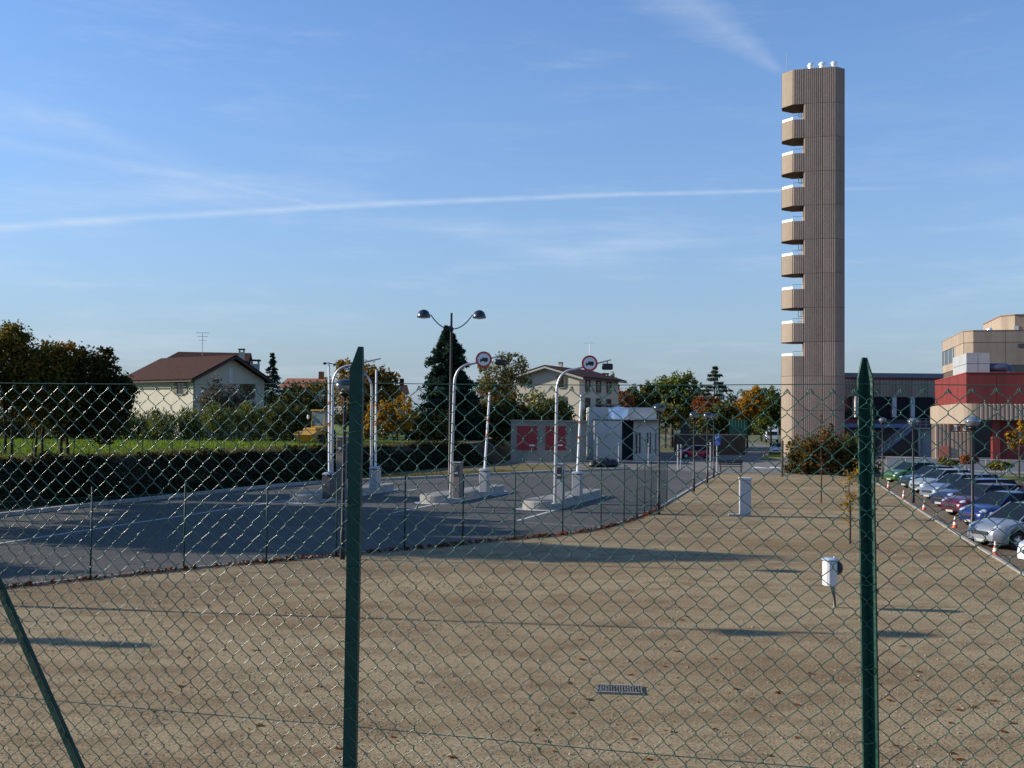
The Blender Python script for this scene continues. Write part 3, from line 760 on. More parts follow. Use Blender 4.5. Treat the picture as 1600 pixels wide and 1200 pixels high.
for px, py, top, lab in ((535, 874, 596, 'dark globe lamp hidden partly by the left green fence post'), (1029, 804, 633, 'dark globe lamp at the end of the low mesh fence'),
                         (1084, 768, 645, 'dark globe lamp second along the lot edge, beyond the mesh fence end'), (1105, 755, 646, 'dark globe lamp third along the lot edge beyond the mesh fence'), (1115, 747, 648, 'dark globe lamp beside the blue parking sign')):
    b = G(px, py); globe_lamp((b.x, b.y, 0), P(px, top, b.y).z, lab, GL, .27)
for px, py, top, lab in ((1520, 846, 653, 'silver-topped lamp standing before the dark blue and maroon cars'), (1427, 786, 655, 'silver-topped lamp standing at the nose of the dark teal car'), (1379, 748, 654, 'silver-topped lamp at the far end of the parking row')):
    b = G(px, py); globe_lamp((b.x, b.y, 0), P(px, top, b.y).z, lab, 'silver-topped lamps along the parking kerb', .25, False)

# ------------------------------------------------------------------ bollard cabinet, box on a post, drain grate
b = G(1164, 806); t = thing('utility_cabinet', 'tall slim pale grey metal cabinet standing alone in the dirt lot', 'cabinet', b, R(-8))
MB().bx(-.24, .24, -.2, .2, .08, 1.52, .015).build('case', mat('pale_cabinet', (.40, .41, .43), .5), t)
MB().bx(-.27, .27, -.23, .23, 1.522, 1.62, .02).build('cap', mat('pale_cap', (.50, .50, .50), .5), t)
MB().box((-.25, 0, .03), (.9, .6, .09), 0, .02).build('footing', M_kerb, t)
MB().bx(-.2, .2, -.204, -.2005, .16, 1.44).build('door', mat('pale_door', (.38, .39, .41), .5), t)
b = G(1304, 949); t = thing('meter_box', 'white plastic box on a thin steel post in the dirt', 'utility box', b, R(12))
MB().tube([(0, 0, -.1), (0, 0, 1.1)], .025, 8).build('post', M_galv, t, True)
MB().bx(-.25, .0, -.16, .12, .44, 1.03, .045).build('case', mat('white_plastic', (.58, .58, .58), .4), t, True)
MB().bx(-.262, .012, -.172, .132, 1.0, 1.07, .03).build('lid', mat('blue_grey_lid', (.35, .42, .55), .4), t, True)
MB().lathe((.07, .0, .70), [(.03, 0), (.10, .06), (.12, .15), (.10, .24), (.03, .30)], 16).build('siren_bell', M_black, t, True)
MB().tube([(-.08, 0, .45), (-.05, 0, .36), (-.02, -.03, .22), (0, -.035, .0)], .024, 7).build('cable', M_black, t, True)
b = G(968, 1079); t = thing('drain_grate', 'iron drain grate half filled with soil in the dirt', 'drain', (b.x, b.y, .004), R(-5))
gw, gh = .34, .22
for s in (-1, 1):
    MB().bx(-gw, gw, s * gh - .02, s * gh + .02, 0, .03).build('frame_bar', MATS['iron_bar'] if 'iron_bar' in MATS else M_conc, t)
for i in range(17):
    x = -gw + .02 + i * (2 * gw - .04) / 16; MB().bx(x - .010, x + .010, -gh + .022, gh - .022, -.005, .026).build('bar', mat('iron_bar', (.13, .125, .12), .8, col2=(.20, .185, .165), scale=9, spec=.2), t)
MB().bx(-gw, gw, -gh, gh, -.01, .003).build('sump', mat('sump_soil', (.03, .027, .024), .95), t)
MB().bx(-.36, -.15, -.1, .1, -.01, .012).build('plate', M_conc, t)

# ------------------------------------------------------------------ fallen leaves
pts = []
A = offset(near, -.16)
for i in range(1900):
    k = random.uniform(6, len(A) - 14); j = int(k); f = k - j
    q = Vector(A[j]) * (1 - f) + Vector(A[j + 1]) * f; den = .5 + .5 * math.sin(j * .7) + (.6 if 30 < j < 70 else 0)
    if random.random() > .35 + .5 * den: continue
    pts.append((q.x + random.gauss(0, .07), q.y + random.gauss(0, .07), .03 + random.random() * .07))
o = bpy.data.objects.new('leaf_litter', leaf_mesh('leaf_litter', np.array(pts), .055, M_brownleaf, 0, .6)); C.objects.link(o); stuff(o)
o['label'] = 'rust-brown fallen leaves drifted against the kerb and mesh fence'; o['category'] = 'leaves'
lm = []
for v in range(3):
    m = MB(); n = 9; vs = [(0, 0, .006)]
    for k in range(n):
        a = 2 * math.pi * k / n; r = .05 * (1 + .35 * math.cos(a * 4 + v)) * random.uniform(.8, 1.1)
        vs.append((r * math.cos(a) * 1.25, r * math.sin(a) * .8, random.uniform(0, .016)))
    m.add(vs, [(0, 1 + k, 1 + (k + 1) % n) for k in range(n)]); lm.append(m.mesh('fallen_leaf', M_brownleaf))
spots = [(910, 1031), (985, 1055), (920, 1094), (895, 1115), (990, 1155), (1118, 1140), (1118, 1030), (1058, 1018), (1150, 1077), (1175, 1092), (1215, 1083), (1245, 1153), (867, 1175), (838, 1141), (1013, 1187),
         (365, 1082), (490, 1041), (500, 1073), (495, 1072), (655, 1067), (350, 1016), (397, 1017), (295, 1028), (265, 1082), (405, 1134), (1410, 1010), (1435, 1050), (1500, 1110), (1550, 1095), (1580, 1130), (1567, 1144), (1520, 1106), (725, 1027), (1390, 1095), (1600, 1040)]
for i in range(30): spots.append((random.uniform(120, 1590), random.uniform(900, 1190)))
for i, (px, py) in enumerate(spots):
    q = G(px, py); o = inst('fallen_leaf', lm[i % 3], None, (q.x, q.y, .003), random.uniform(0, 6.28)); s = random.uniform(.7, 1.25); o.scale = (s, s, s)
    tag(o, 'curled rust-brown leaf lying on the open dirt', 'leaf', 'leaves scattered on the dirt')
# crumbs of leaf and twig, drifted into loose patches
def clumped(n, k, sp):
    c = lot_pts(k); j = rng.integers(0, k, n); return c[j] + rng.normal(size=(n, 2)) * np.array([sp * 1.6, sp])
pts = np.concatenate([lot_pts(900), clumped(2600, 60, .55)]); pts = np.c_[pts, rng.uniform(.002, .010, len(pts))]
o = bpy.data.objects.new('ground_crumbs', leaf_mesh('ground_crumbs', pts, .022, leafmat('crumbs', [(.09, .05, .025), (.15, .09, .04), (.07, .06, .03)], .05), 0, .6)); C.objects.link(o); stuff(o)
o['label'] = 'small crumbs of leaf and twig strewn over the dirt'; o['category'] = 'debris'
# gravel: small uneven stones over the near part of the lot
n = 26000; y = 10.5 + 24 * rng.uniform(0, 1, n) ** 1.7; x = rng.uniform(-1, 1, n) * y * .52 + .3
s = rng.uniform(.006, .015, n) * (1 + (rng.uniform(0, 1, n) > .97) * 1.0) * (.7 + y / 40)
octa = np.array([(1, 0, 0), (-.9, .2, .1), (0, 1, .1), (.1, -.9, 0), (.1, 0, .75), (0, 0, -.6)])
a = rng.uniform(0, 6.283, n); ca, sa = np.cos(a), np.sin(a)
v = octa[None] * rng.uniform(.65, 1.25, (n, 6, 1)) * s[:, None, None]
vx = v[:, :, 0] * ca[:, None] - v[:, :, 1] * sa[:, None] + x[:, None]; vy = v[:, :, 0] * sa[:, None] + v[:, :, 1] * ca[:, None] + y[:, None]; vz = v[:, :, 2] + .003
V = np.stack([vx, vy, vz], 2).reshape(-1, 3)
tri = np.array([(0, 2, 4), (2, 1, 4), (1, 3, 4), (3, 0, 4), (2, 0, 5), (1, 2, 5), (3, 1, 5), (0, 3, 5)]); Fi = (tri[None] + 6 * np.arange(n)[:, None, None]).reshape(-1).astype(np.int32)
me = bpy.data.meshes.new('gravel'); me.vertices.add(len(V)); me.vertices.foreach_set('co', V.reshape(-1)); me.loops.add(len(Fi)); me.loops.foreach_set('vertex_index', Fi)
me.polygons.add(len(Fi) // 3); me.polygons.foreach_set('loop_start', np.arange(0, len(Fi), 3, dtype=np.int32)); me.update(calc_edges=True); me.validate()
me.materials.append(mat('gravel_stone', (.20, .16, .10), .9, col2=(.36, .32, .25), scale=2, island=.9, spec=.2))
o = bpy.data.objects.new('gravel', me); C.objects.link(o); stuff(o); o['label'] = 'small pale gravel stones bedded in the dirt lot'; o['category'] = 'gravel'
# ================================================================== BUILDINGS
class Fr:
    def __init__(s, o, rz): s.o = Vector((o[0], o[1], 0)); s.rz = rz; s.u = Vector((math.cos(rz), math.sin(rz), 0)); s.w = Vector((-math.sin(rz), math.cos(rz), 0))
    def uz(s, px, py, v=0.):
        """local (u, z) of a photo point on the plane local y = v"""
        d = ray(px, py); t = (v - (EYE - s.o).dot(s.w)) / d.dot(s.w); q = EYE + d * t
        return (q - s.o).dot(s.u), q.z
    def u_at(s, px, v=0.): return s.uz(px, 650, v)[0]
def ribbed(w, h, pitch=.30, dep=.07, front=.0):
    """ribbed precast panel in local x (0..w), z (0..h); its back lies at y=0, ribs stand towards -y"""
    n = max(2, round(w / pitch)); p = w / n; prof = [(0, -.03)]
    for i in range(n):
        x = i * p; prof += [(x + p * .20, -.03), (x + p * .34, -.03 - dep), (x + p * .80, -.03 - dep), (x + p * .94, -.03)]
    prof += [(w, -.03)]
    m = MB(); k = len(prof)
    vs = [(x, y, 0) for x, y in prof] + [(x, y, h) for x, y in prof]; fs = [(i, i + 1, k + i + 1, k + i) for i in range(k - 1)]
    vs += [(0, .05, 0), (w, .05, 0), (0, .05, h), (w, .05, h)]; b = 2 * k
    fs += [(0, k, b + 2, b), (k - 1, b + 1, b + 3, 2 * k - 1), tuple([k + i for i in range(k)] + [b + 3, b + 2]), tuple([b, b + 1] + [i for i in range(k - 1, -1, -1)])]
    m.add(vs, fs); return m
def panel(name, m, parent, loc, rz, mt_): 
    o = m.build(name, mt_, parent); o.location = loc; o.rotation_euler = (0, 0, rz); return o
CR = R(-14)
# ------------------------------------------------------------------ the stair tower
o_ = P(1221, 700, 123.0)
T = Fr(xy(o_), CR); tw = thing('stair_tower', 'tall slender tower of ribbed brown concrete with open landings up its left side', 'tower', (o_.x, o_.y, 0), CR)
X0, X1, X2, X3, X4, X5 = 0., 1.2, T.u_at(1255.5), T.u_at(1285), T.u_at(1306), T.u_at(1318.5, 0.9)
ZT = T.uz(1270, 107.5)[1]; z1 = T.uz(1270, 161.5)[1]; dz = (z1 - T.uz(1270, 587.5)[1]) / 8
tiers = [ZT, z1] + [z1 - dz * i for i in range(1, 11)]; tiers = [z for z in tiers if z > 1.0] + [0.]
ch = X5 - X4; DEP = 7.0
m = MB(); m.prism([(X2, .06), (X4 - .02, .06), (X5 - .06, ch + .03), (X5 - .06, DEP - ch), (X4, DEP - .06), (X2, DEP - .06)], 0, ZT - .05); m.build('core', M_gap, tw)
cache = {}
def rp(w, h, pitch=.225, dep=.06):
    k = (round(w, 3), round(h, 3), pitch)
    if k not in cache: cache[k] = ribbed(w, h, pitch, dep).mesh('concrete_panel', M_panR)
    return cache[k]
def plainp(w, h):
    k = ('p', round(w, 3), round(h, 3))
    if k not in cache: cache[k] = MB().bx(0, w, -.06, .05, 0, h).mesh('concrete_panel', M_pan)
    return cache[k]
g = .035
for i in range(len(tiers) - 1):
    za, zb = tiers[i + 1] + g / 2, tiers[i] - g / 2; h = zb - za
    inst('concrete_panel', rp(X3 - X2 - g, h), tw, (X2 + g / 2, 0, za))
    inst('concrete_panel', rp(X4 - X3 - g, h), tw, (X3 + g / 2, 0, za))
    inst('concrete_panel', rp(ch * 1.414 - .03, h), tw, (X4 + .02, .0, za), R(45))
    inst('concrete_panel', rp(DEP - 2 * ch, h), tw, (X5, ch, za), R(90))
    inst('concrete_panel', plainp(DEP, h), tw, (X2 - .0, DEP, za), R(-90))
# the half-octagon bay with its open landings
BD = 3.7; c1 = X1
bay = [(X2 - .10, .0), (X1, .0), (X0, X1), (X0, BD - X1), (X1, BD), (X2 - .10, BD)]
def bay_walls(za, zb, parent):
    h = zb - za
    segs = [((X1, 0), (X2 - .02, 0), True), ((X0, X1), (X1, 0), False), ((X0, BD - X1), (X0, X1), False), ((X1, BD), (X0, BD - X1), False), ((X2 - .02, BD), (X1, BD), False)]
    for a, b, rib in segs:
        d = Vector(b) - Vector(a); w = d.length - .02; rz = math.atan2(d.y, d.x)
        inst('concrete_panel', rp(w, h) if rib else plainp(w, h), parent, (a[0] + d.x / d.length * .01, a[1] + d.y / d.length * .01, za), rz)
def inset(poly, k):
    cx, cy = X2, BD / 2
    return [((cx + (p[0] - cx) * (1 - k)) if p[0] < X2 - .2 else p[0], cy + (p[1] - cy) * (1 - k)) for p in poly]
slabp = inset(bay, .05)[::-1]
def solid(zlo, zhi, name):
    m = MB(); m.prism(slabp, zlo, zhi); return m.build(name, M_gap, tw)
sb = solid(z1 + .02, ZT - .06, 'bay_block'); bay_walls(z1 + .0, ZT - .02, sb)
zbot = T.uz(1238, 556)[1]
sb = solid(0, zbot - .06, 'bay_block')
for a, b in zip(reversed(tiers[:-1]), [None]): pass
lows = [z for z in tiers if z < zbot - .5]; seq = [zbot] + lows
for i in range(len(seq) - 1): bay_walls(seq[i + 1] + g / 2, seq[i] - g / 2, sb)
def white_rail(z, parent):
    m = MB()
    for (a, b) in (((X1 + .02, .05), (X0 + .05, X1 + .02)), ((X0 + .05, X1 + .02), (X0 + .05, BD - X1 - .02)), ((X0 + .05, BD - X1), (X1, BD - .05))):
        m.slab([(a[0] - .04, a[1] - .04, z + .24), (b[0] - .04, b[1] - .04, z + .24), (b[0] + .04, b[1] + .04, z + .24), (a[0] + .04, a[1] + .04, z + .24)], .05)
        m.slab([(a[0] - .02, a[1] - .02, z + .22), (a[0] - .02, a[1] - .02, z), (b[0] - .02, b[1] - .02, z), (b[0] - .02, b[1] - .02, z + .22)], .03)
    m.build('rail_panel', M_white, parent)
    m = MB(); m.tube([(X1, .08, z + .5), (X2, .08, z + .5)], .03, 6); m.build('handrail', M_galv, parent)
for k in range(7):
    zb = z1 - dz * (k + 1); zt = zb + (T.uz(1245, 187)[1] - T.uz(1245, 215.8)[1])
    land = MB(); land.prism(slabp, zb + .04, zb + .32); lo = land.build('landing', M_gap, tw); bay_walls(zb, zt, lo); white_rail(zt + .02, lo)
    if k % 2 == 0:
        m = MB()
        for x in (X2 - .55, X2 - .25): m.tube([(x, 2.6, zt - 1.2), (x, 2.6, zb + dz + .05)], .035, 6)
        for z in (zt + .4, zt + 1.0): m.tube([(X2 - .55, 2.6, z), (X2 - .02, 2.6, z)], .025, 6)
        m.build('ladder', M_galv, lo)
white_rail(zbot + .02, sb)
m = MB(); m.prism(inset(bay, -.0)[::-1], ZT - .03, ZT + .05); m.build('coping', M_pan, tw)
m = MB(); m.prism([(X2 - .1, -.08), (X4, -.08), (X5 + .08, ch), (X5 + .08, DEP - ch), (X4, DEP), (X2 - .1, DEP)], ZT - .028, ZT + .06); m.build('coping', M_pan, tw)
for px in (1267, 1285, 1303):
    u, z = T.uz(px, 107, 1.2); m = MB(); r = .42 if px == 1285 else .35
    m.lathe((u, 1.2, ZT - .1), [(r, 0), (r, .75), (r * 1.08, .78), (r * 1.08, .95), (r * .8, 1.12), (r * .3, 1.18)], 18); m.build('vent_cowl', mat('white_metal', (.85, .85, .86), .25, metal=.3), tw, True)
u, z = T.uz(1229, 107, 2.0); MB().tube([(u, 2, ZT), (u, 2, ZT + 2.7)], .025, 6).build('antenna', M_galv, tw)
m = MB()
for x in (u - .3, u + .8): m.tube([(x, 2, ZT), (x, 2, ZT + .45)], .025, 5)
m.tube([(u - .3, 2, ZT + .45), (u + .8, 2, ZT + .45)], .025, 5); m.build('roof_railing', M_galv, tw)

# ------------------------------------------------------------------ link wing behind the tower
o_ = P(1316, 650, 131.0); LR = R(-2); Lk = Fr(xy(o_), LR); lk = thing('link_wing', 'dark two-storey wing with ribbed parapet joining tower and red building', 'building', (o_.x, o_.y, 0), LR)
uR = Lk.u_at(1475); zr = Lk.uz(1400, 583)[1]; zr2 = Lk.uz(1400, 590)[1]; zb_ = Lk.uz(1400, 620)[1]; zw = Lk.uz(1400, 655)[1]
MB().bx(0, uR, .3, 12, 0, zr2 - .05).build('core', mat('dark_render', (.10, .075, .065), .8), lk)
MB().bx(-.3, uR, .10, 12.3, zr2, zr).build('roof', M_ftile, lk)
MB().bx(0, uR, .2, .4, zr2 - .28, zr2 - .004).build('red_fascia', M_red, lk)
uw = Lk.u_at(1350); 
for k in range(6):
    ua = uw * k / 1.0 if k < 1 else uw + (uR - uw) * (k - 1) / 5; ub = uw if k == 0 else uw + (uR - uw) * k / 5
    inst('concrete_panel', ribbed(ub - ua - .05, zr2 - .3 - zb_, .35).mesh('concrete_panel', M_panR), lk, (ua + .02, .25 if k else .05, zb_))
for k in range(7):
    ua = .1 + (uR - .2) * k / 7; ub = .1 + (uR - .2) * (k + 1) / 7
    w = MB().bx(ua + .06, ub - .06, .20, .27, zw, zb_ - .05).build('window', M_glassd, lk)
    MB().bx(ua - .05, ua + .05, .17, .29, zw, zb_ - .05).build('frame', M_dkmetal, w)
for px in (1338, 1396.5, 1425):
    ua, _ = Lk.uz(px - 3, 640); ub, _ = Lk.uz(px + 3, 640); zlo = Lk.uz(px, 652)[1]
    MB().bx(ua, ub, -.35, .1, zlo, zb_ - .01, .02).build('column', mat('pale_column', (.55, .53, .56), .6), lk)
MB().bx(0, uw + .3, .02, .28, Lk.uz(1330, 661)[1], zw - .02).build('red_spandrel', M_red, lk)
MB().bx(0, Lk.u_at(1426), -.6, .2, Lk.uz(1370, 668)[1], Lk.uz(1370, 662)[1]).build('beam', M_steelb, lk)
MB().bx(Lk.u_at(1370), uR, .02, .29, 0.4, zw - .9).build('recess_wall', mat('recess', (.06, .05, .05), .9), lk)
# outdoor stair in front of the wing
s0 = P(1372, 708, 126); ud = Lk.u
st = thing('outdoor_stair', 'steel outdoor stair rising to the doors of the link wing', 'stair', (s0.x, s0.y, 0), CR)
run = (P(1425, 668, 126) - s0).dot(ud); top = P(1425, 668, 126).z
nst = 17
for k in range(nst):
    MB().bx(run * k / nst, run * (k + 1) / nst + .05, 0, 1.6, top * (k + 1) / nst - .05, top * (k + 1) / nst).build('tread', M_galv, st)
for y in (-.06, 1.62):
    MB().slab([(0, y, .0), (run, y, top - .15), (run, y, top + .12), (0, y, .28)], .05).build('stringer', M_steelb, st)
    m = MB()
    for k in range(0, nst + 1, 3): x = run * k / nst; m.tube([(x, y, top * k / nst), (x, y, top * k / nst + 1.0)], .025, 6)
    for dz_ in (.55, 1.0): m.tube([(0, y, dz_), (run, y, top + dz_)], .028, 6)
    m.build('railing', M_galv, st)
lu = (P(1460, 668, 126) - s0).dot(ud)
MB().bx(run, lu, 0, 1.6, top - .15, top).build('platform', M_grey, st)
m = MB()
for k in range(5): x = run + (lu - run) * k / 4; m.tube([(x, 0, top), (x, 0, top + 1.05)], .03, 6)
for z in (.35, .7, 1.05): m.tube([(run, 0, top + z), (lu, 0, top + z)], .025, 6)
m.build('platform_railing', M_galv, st)
for x in (run + .6, lu - .4): MB().bx(x - .1, x + .1, .1, .3, 0, top - .16).build('post', M_galv, st)
MB().bx(run + .8, lu + .5, .6, .75, 0, top - .2).build('wall', M_grey, st)

# ------------------------------------------------------------------ red building
YR = 95.0; o_ = P(1510, 650, YR); Rd = Fr(xy(o_), CR); rb = thing('red_building', 'low red-clad block above a ribbed tan concrete band', 'building', (o_.x, o_.y, 0), CR)
DR = 20.0; WR = 26.0
zt = Rd.uz(1530, 583)[1]; zm = Rd.uz(1530, 630.5)[1]; zl = Rd.uz(1545, 656)[1]
def front_and_left(name, mt_, za, zb, out, w0, parent, inset_=0.):
    return MB().bx(-out, w0, -out, DR, za, zb).build(name, mt_, parent)
front_and_left('red_band', M_red, zm, zt, 0, WR, rb)
MB().bx(-.05, WR, -.05, DR, zt, zt + .08).build('coping', mat('red_coping', (.26, .04, .03), .6), rb)
# vertical sheet joints of the cladding
for k in range(1, 11): MB().bx(k * 2.4 - .015, k * 2.4 + .015, -.012, .0, zm + .02, zt - .02).build('sheet_seam', mat('red_seam', (.20, .02, .02), .6), rb)
for k in range(1, 7): MB().bx(-.012, .0, k * 2.4 - .015, k * 2.4 + .015, zm + .02, zt - .02).build('sheet_seam', MATS['red_seam'], rb)
# tan band: ribbed in front, smooth rounded corner and flank
npan = 9
MB().bx(.5, WR, -.25, .4, zl - .02, zm - .01).build('band_core', M_gap, rb)
for k in range(npan):
    w = (WR - 1.0) / npan; inst('concrete_panel', rp(w - .04, zm - zl - .04, .33, .09), rb, (1.0 + k * w, -.27, zl))
zl2 = Rd.uz(1470, 662, 4)[1]
m = MB(); pr = [(1.0, -.36)] + [(.75 - 1.35 * math.sin(t), -.36 + 1.35 * (1 - math.cos(t))) for t in [math.pi / 2 * k / 6 for k in range(7)]] + [(-.6, DR - 1), (-.2, DR - 1), (.4, 1.4), (1.0, 0)]
m.prism(pr[::-1], zl2, zm - .008); m.build('corner_band', M_pan, rb, False)
# ground floor: recessed red wall and doors, ribbed pier under the corner
MB().bx(2.6, WR, 1.2, 3, 0, zl).build('ground_floor', mat('deep_red', (.22, .03, .028), .7, col2=(.17, .024, .022), scale=.8), rb)
for k in range(5):
    d = MB().bx(5.5 + k * 4, 8.3 + k * 4, 1.1, 1.19, 0.1, zl - 1.0).build('door', M_reddoor, rb)
    MB().bx(6.85 + k * 4, 6.95 + k * 4, 1.06, 1.1, .2, zl - 1.1).build('door_joint', MATS['red_seam'], d)
MB().bx(2.2, 2.8, .4, 1.3, 0, zl - .03).build('red_pier', M_red, rb)
u0, u1, u2 = Rd.u_at(1485, 2), Rd.u_at(1522, 2), Rd.u_at(1460, 2)
zw2, zw1 = Rd.uz(1500, 675, 2)[1], zl2
MB().bx(u2, u1, 2.05, 4, 0, zl2).build('pier_core', M_gap, rb)
inst('concrete_panel', ribbed(u1 - u0, zw2, .33).mesh('concrete_panel', M_panR), rb, (u0, 2.0, 0))
inst('concrete_panel', ribbed(u0 - u2 - .05, zw1 - .05, .33).mesh('concrete_panel', M_panR), rb, (u2, 2.0, 0))
for px in (1493, 1507):
    w = MB().bx(Rd.u_at(px - 2.4, 2), Rd.u_at(px + 2.4, 2), 1.97, 2.04, zw2 + .1, zw1 - .1).build('window', mat('white_blind', (.75, .77, .8), .5), rb)
MB().bx(u2, u1, 2.0, 2.045, zw2 + .02, zw1 - .03).build('window_band', mat('reddish_frame', (.25, .09, .06), .6), rb)
MB().bx(Rd.u_at(1468, 1.9), Rd.u_at(1482, 1.9), 1.8, 1.9, .1, Rd.uz(1475, 697, 1.9)[1]).build('red_panel', mat('salmon_panel', (.42, .13, .09), .6), rb)

# ------------------------------------------------------------------ tan office block above
YB = 134.0; o_ = P(1520, 600, YB); Ob = Fr(xy(o_), CR); ob = thing('office_block', 'stepped tan concrete block rising behind the red building', 'building', (o_.x, o_.y, 0), CR)
zt = Ob.uz(1540, 517)[1]; zj = Ob.uz(1540, 535)[1]; cb = 1.0; WB = 30; DB = 20
def oct_(x0, x1, y0, y1, c): return [(x0 + c, y0), (x1, y0), (x1, y1), (x0, y1), (x0, y0 + c)]
MB().prism(oct_(-.85, WB, .08, DB, cb), 0, zt - .1).build('core', M_gap, ob)
pw = 3.6
for za, zb in ((zj + .03, zt), (Ob.uz(1540, 570)[1], zj - .03)):
    for k in range(8):
        inst('concrete_panel', plainp(pw - .05, zb - za), ob, (.2 + k * pw, 0, za))
    inst('concrete_panel', plainp(1.40, zb - za), ob, (-.86, 1.02, za), R(-45))
for k in range(5):   # left flank
    inst('concrete_panel', plainp(pw - .05, zt - zj - .03), ob, (-.88, 1.05 + (k + 1) * pw, zj + .03), R(-90))
    zz0 = Ob.uz(1540, 552)[1]
    if k < 2: inst('concrete_panel', plainp(pw - .05, zj - .03 - zz0 + 3), ob, (-.88, 1.05 + (k + 1) * pw, zz0 - 3), R(-90))
    else:
        inst('concrete_panel', plainp(pw - .05, 1.0), ob, (-.88, 1.05 + (k + 1) * pw, zj - 3.0), R(-90))
        w = MB().bx(-.86, -.82, 1.1 + k * pw, 1.0 + (k + 1) * pw, zj - 2.0, zj - .03).build('window', M_glassd, ob)
        MB().bx(-.92, -.861, 1.1 + k * pw + 1.7, 1.1 + k * pw + 1.8, zj - 2.0, zj - .03).build('mullion', M_white, w)
for k in range(9): MB().bx(.2 + k * pw, .2 + (k + 1) * pw - .06, -.03, .07, Ob.uz(1540, 581)[1], Ob.uz(1540, 570)[1] - .03).build('window', M_glassd, ob)
ua, _ = Ob.uz(1590, 538); MB().bx(ua, ua + 6, -.10, -.062, Ob.uz(1590, 543)[1], Ob.uz(1590, 537)[1]).build('window', M_glassd, ob)
MB().prism(oct_(-.95, WB, -.09, DB, cb), zt + .002, zt + .10).build('coping', mat('brown_coping', (.25, .13, .09), .7), ob)
z3 = Ob.uz(1580, 492.5, 6)[1]; u3 = Ob.u_at(1568, 6)
pent = MB().prism(oct_(u3, WB, 6, DB, 1.4), zt + .11, z3).build('penthouse', M_pan, ob)
MB().prism(oct_(u3 - .08, WB, 5.92, DB, 1.4), z3 + .002, z3 + .12).build('coping', MATS['brown_coping'], pent)
ua = Ob.u_at(1588.5, 6); MB().bx(ua - .28, ua + .28, 5.94, 5.995, zt + .15, z3 - 1.4).build('window', mat('pale_window', (.6, .62, .6), .4), pent)
u, z = Ob.uz(1546, 514, 3); MB().lathe((u, 3, zt + .1), [(.35, 0), (.38, .3), (.25, .5), (.05, .58)], 14).build('roof_vent', MATS['white_metal'], ob, True)
# grey plant enclosure and duct on the red roof
o_ = P(1510, 570, 100); e = thing('plant_enclosure', 'pale grey panelled plant enclosure on the red building roof', 'plant enclosure', (o_.x, o_.y, zt * 0 + Rd.uz(1530, 583)[1] + .09), CR)
hE = P(1510, 551, 100).z - e.location.z; wE = (P(1544, 560, 100) - P(1510, 560, 100)).x; 
for k in range(2):
    for j in range(2):
        MB().bx(wE * j / 2 + .02, wE * (j + 1) / 2 - .02, 0, .1, hE * k / 2 + .02, hE * (k + 1) / 2 - .02).build('panel', M_grey, e)
    for j in range(2):
        MB().bx(0, .1, .12 + j * 4, .1 + (j + 1) * 4 - .02, hE * k / 2 + .02, hE * (k + 1) / 2 - .02).build('panel', M_grey, e)
MB().bx(.06, wE - .04, .08, 8, 0, hE - .04).build('core', mat('dark_grey', (.10, .11, .11), .7), e)
zq = e.location.z
a = P(1546, 574, 100); b = P(1578, 574, 100 - .6); a.z = b.z = max(a.z, zq + .4)
d = thing('roof_duct', 'fat dark blue duct bending down on the red building roof', 'duct', (a.x, a.y, zq), 0)
zc = a.z - zq
MB().tube([(0, 0, zc), (b.x - a.x - .5, b.y - a.y, zc), (b.x - a.x - .15, b.y - a.y, zc - .12), (b.x - a.x, b.y - a.y, zc - .45), (b.x - a.x, b.y - a.y, 0)], .38, 14).build('pipe', mat('duct_blue', (.05, .07, .12), .4), d, True)
MB().tube([(b.x - a.x, b.y - a.y, .0), (b.x - a.x, b.y - a.y, .08)], .46, 14).build('flange', M_galv, d)

# ------------------------------------------------------------------ concrete cabin with red shutters, white depot behind
def wallrect(fr, px0, py0, px1, py1, v=0.):
    ua, za = fr.uz(px0, py1, v); ub, zb = fr.uz(px1, py0, v); return ua, ub, za, zb
o_ = G(798, 722); K = Fr(xy(o_), R(-3)); kb = thing('transformer_cabin', 'small grey concrete cabin with two red shutters behind the verge', 'cabin', (o_.x, o_.y, 0), R(-3))
wk = K.u_at(917); hk = K.uz(850, 657)[1]
MB().bx(0, wk, 0, 5.5, 0, hk - .12).build('wall', mat('stained_concrete', (.31, .285, .235), .9, col2=(.20, .185, .155), scale=.9, bump=.2, stretch=(1.6, 1.6, .5)), kb)
MB().bx(-.12, wk + .12, -.12, 5.6, hk - .118, hk + .03).build('roof_slab', M_conc, kb)
for px0, px1 in ((807.5, 840), (852, 884.5)):
    ua, ub, za, zb = wallrect(K, px0, 666, px1, 703)
    d = MB().bx(ua, ub, -.05, -.005, za, zb).build('shutter', M_reddoor, kb)
    MB().bx((ua + ub) / 2 - .012, (ua + ub) / 2 + .012, -.056, -.0505, za + .03, zb - .03).build('shutter_joint', MATS['red_seam'], d)
    MB().bx(ub - .75, ub - .3, -.058, -.0505, za + .38, za + .52).build('notice', M_white, d)
    for zz_ in (za + .3, (za + zb) / 2, zb - .3):
        MB().bx(ub - .06, ub + .05, -.066, -.0505, zz_ - .06, zz_ + .06).build('hinge', M_galv, d)
    for sx in (ua - .09, ub): MB().bx(sx, sx + .09, -.03, -.003, za - .02, zb + .05).build('jamb', M_conc, d)
MB().box((wk / 2, -.5, .03), (wk + .6, .9, .08)).build('apron', M_conc, kb)
o_ = G(928, 719); W = Fr(xy(o_), R(-3)); wb = thing('white_depot', 'white rendered depot with dark doorway behind the concrete cabin', 'building', (o_.x, o_.y, 0), R(-3))
wdep = W.u_at(972); hfront = W.uz(950, 657)[1]; wall_h = W.uz(980, 636.5, 5)[1]; uR2 = W.u_at(1031, 1)
MB().bx(-.5, uR2, 5, 24, 0, wall_h).build('rear_wall', M_plasterw, wb)
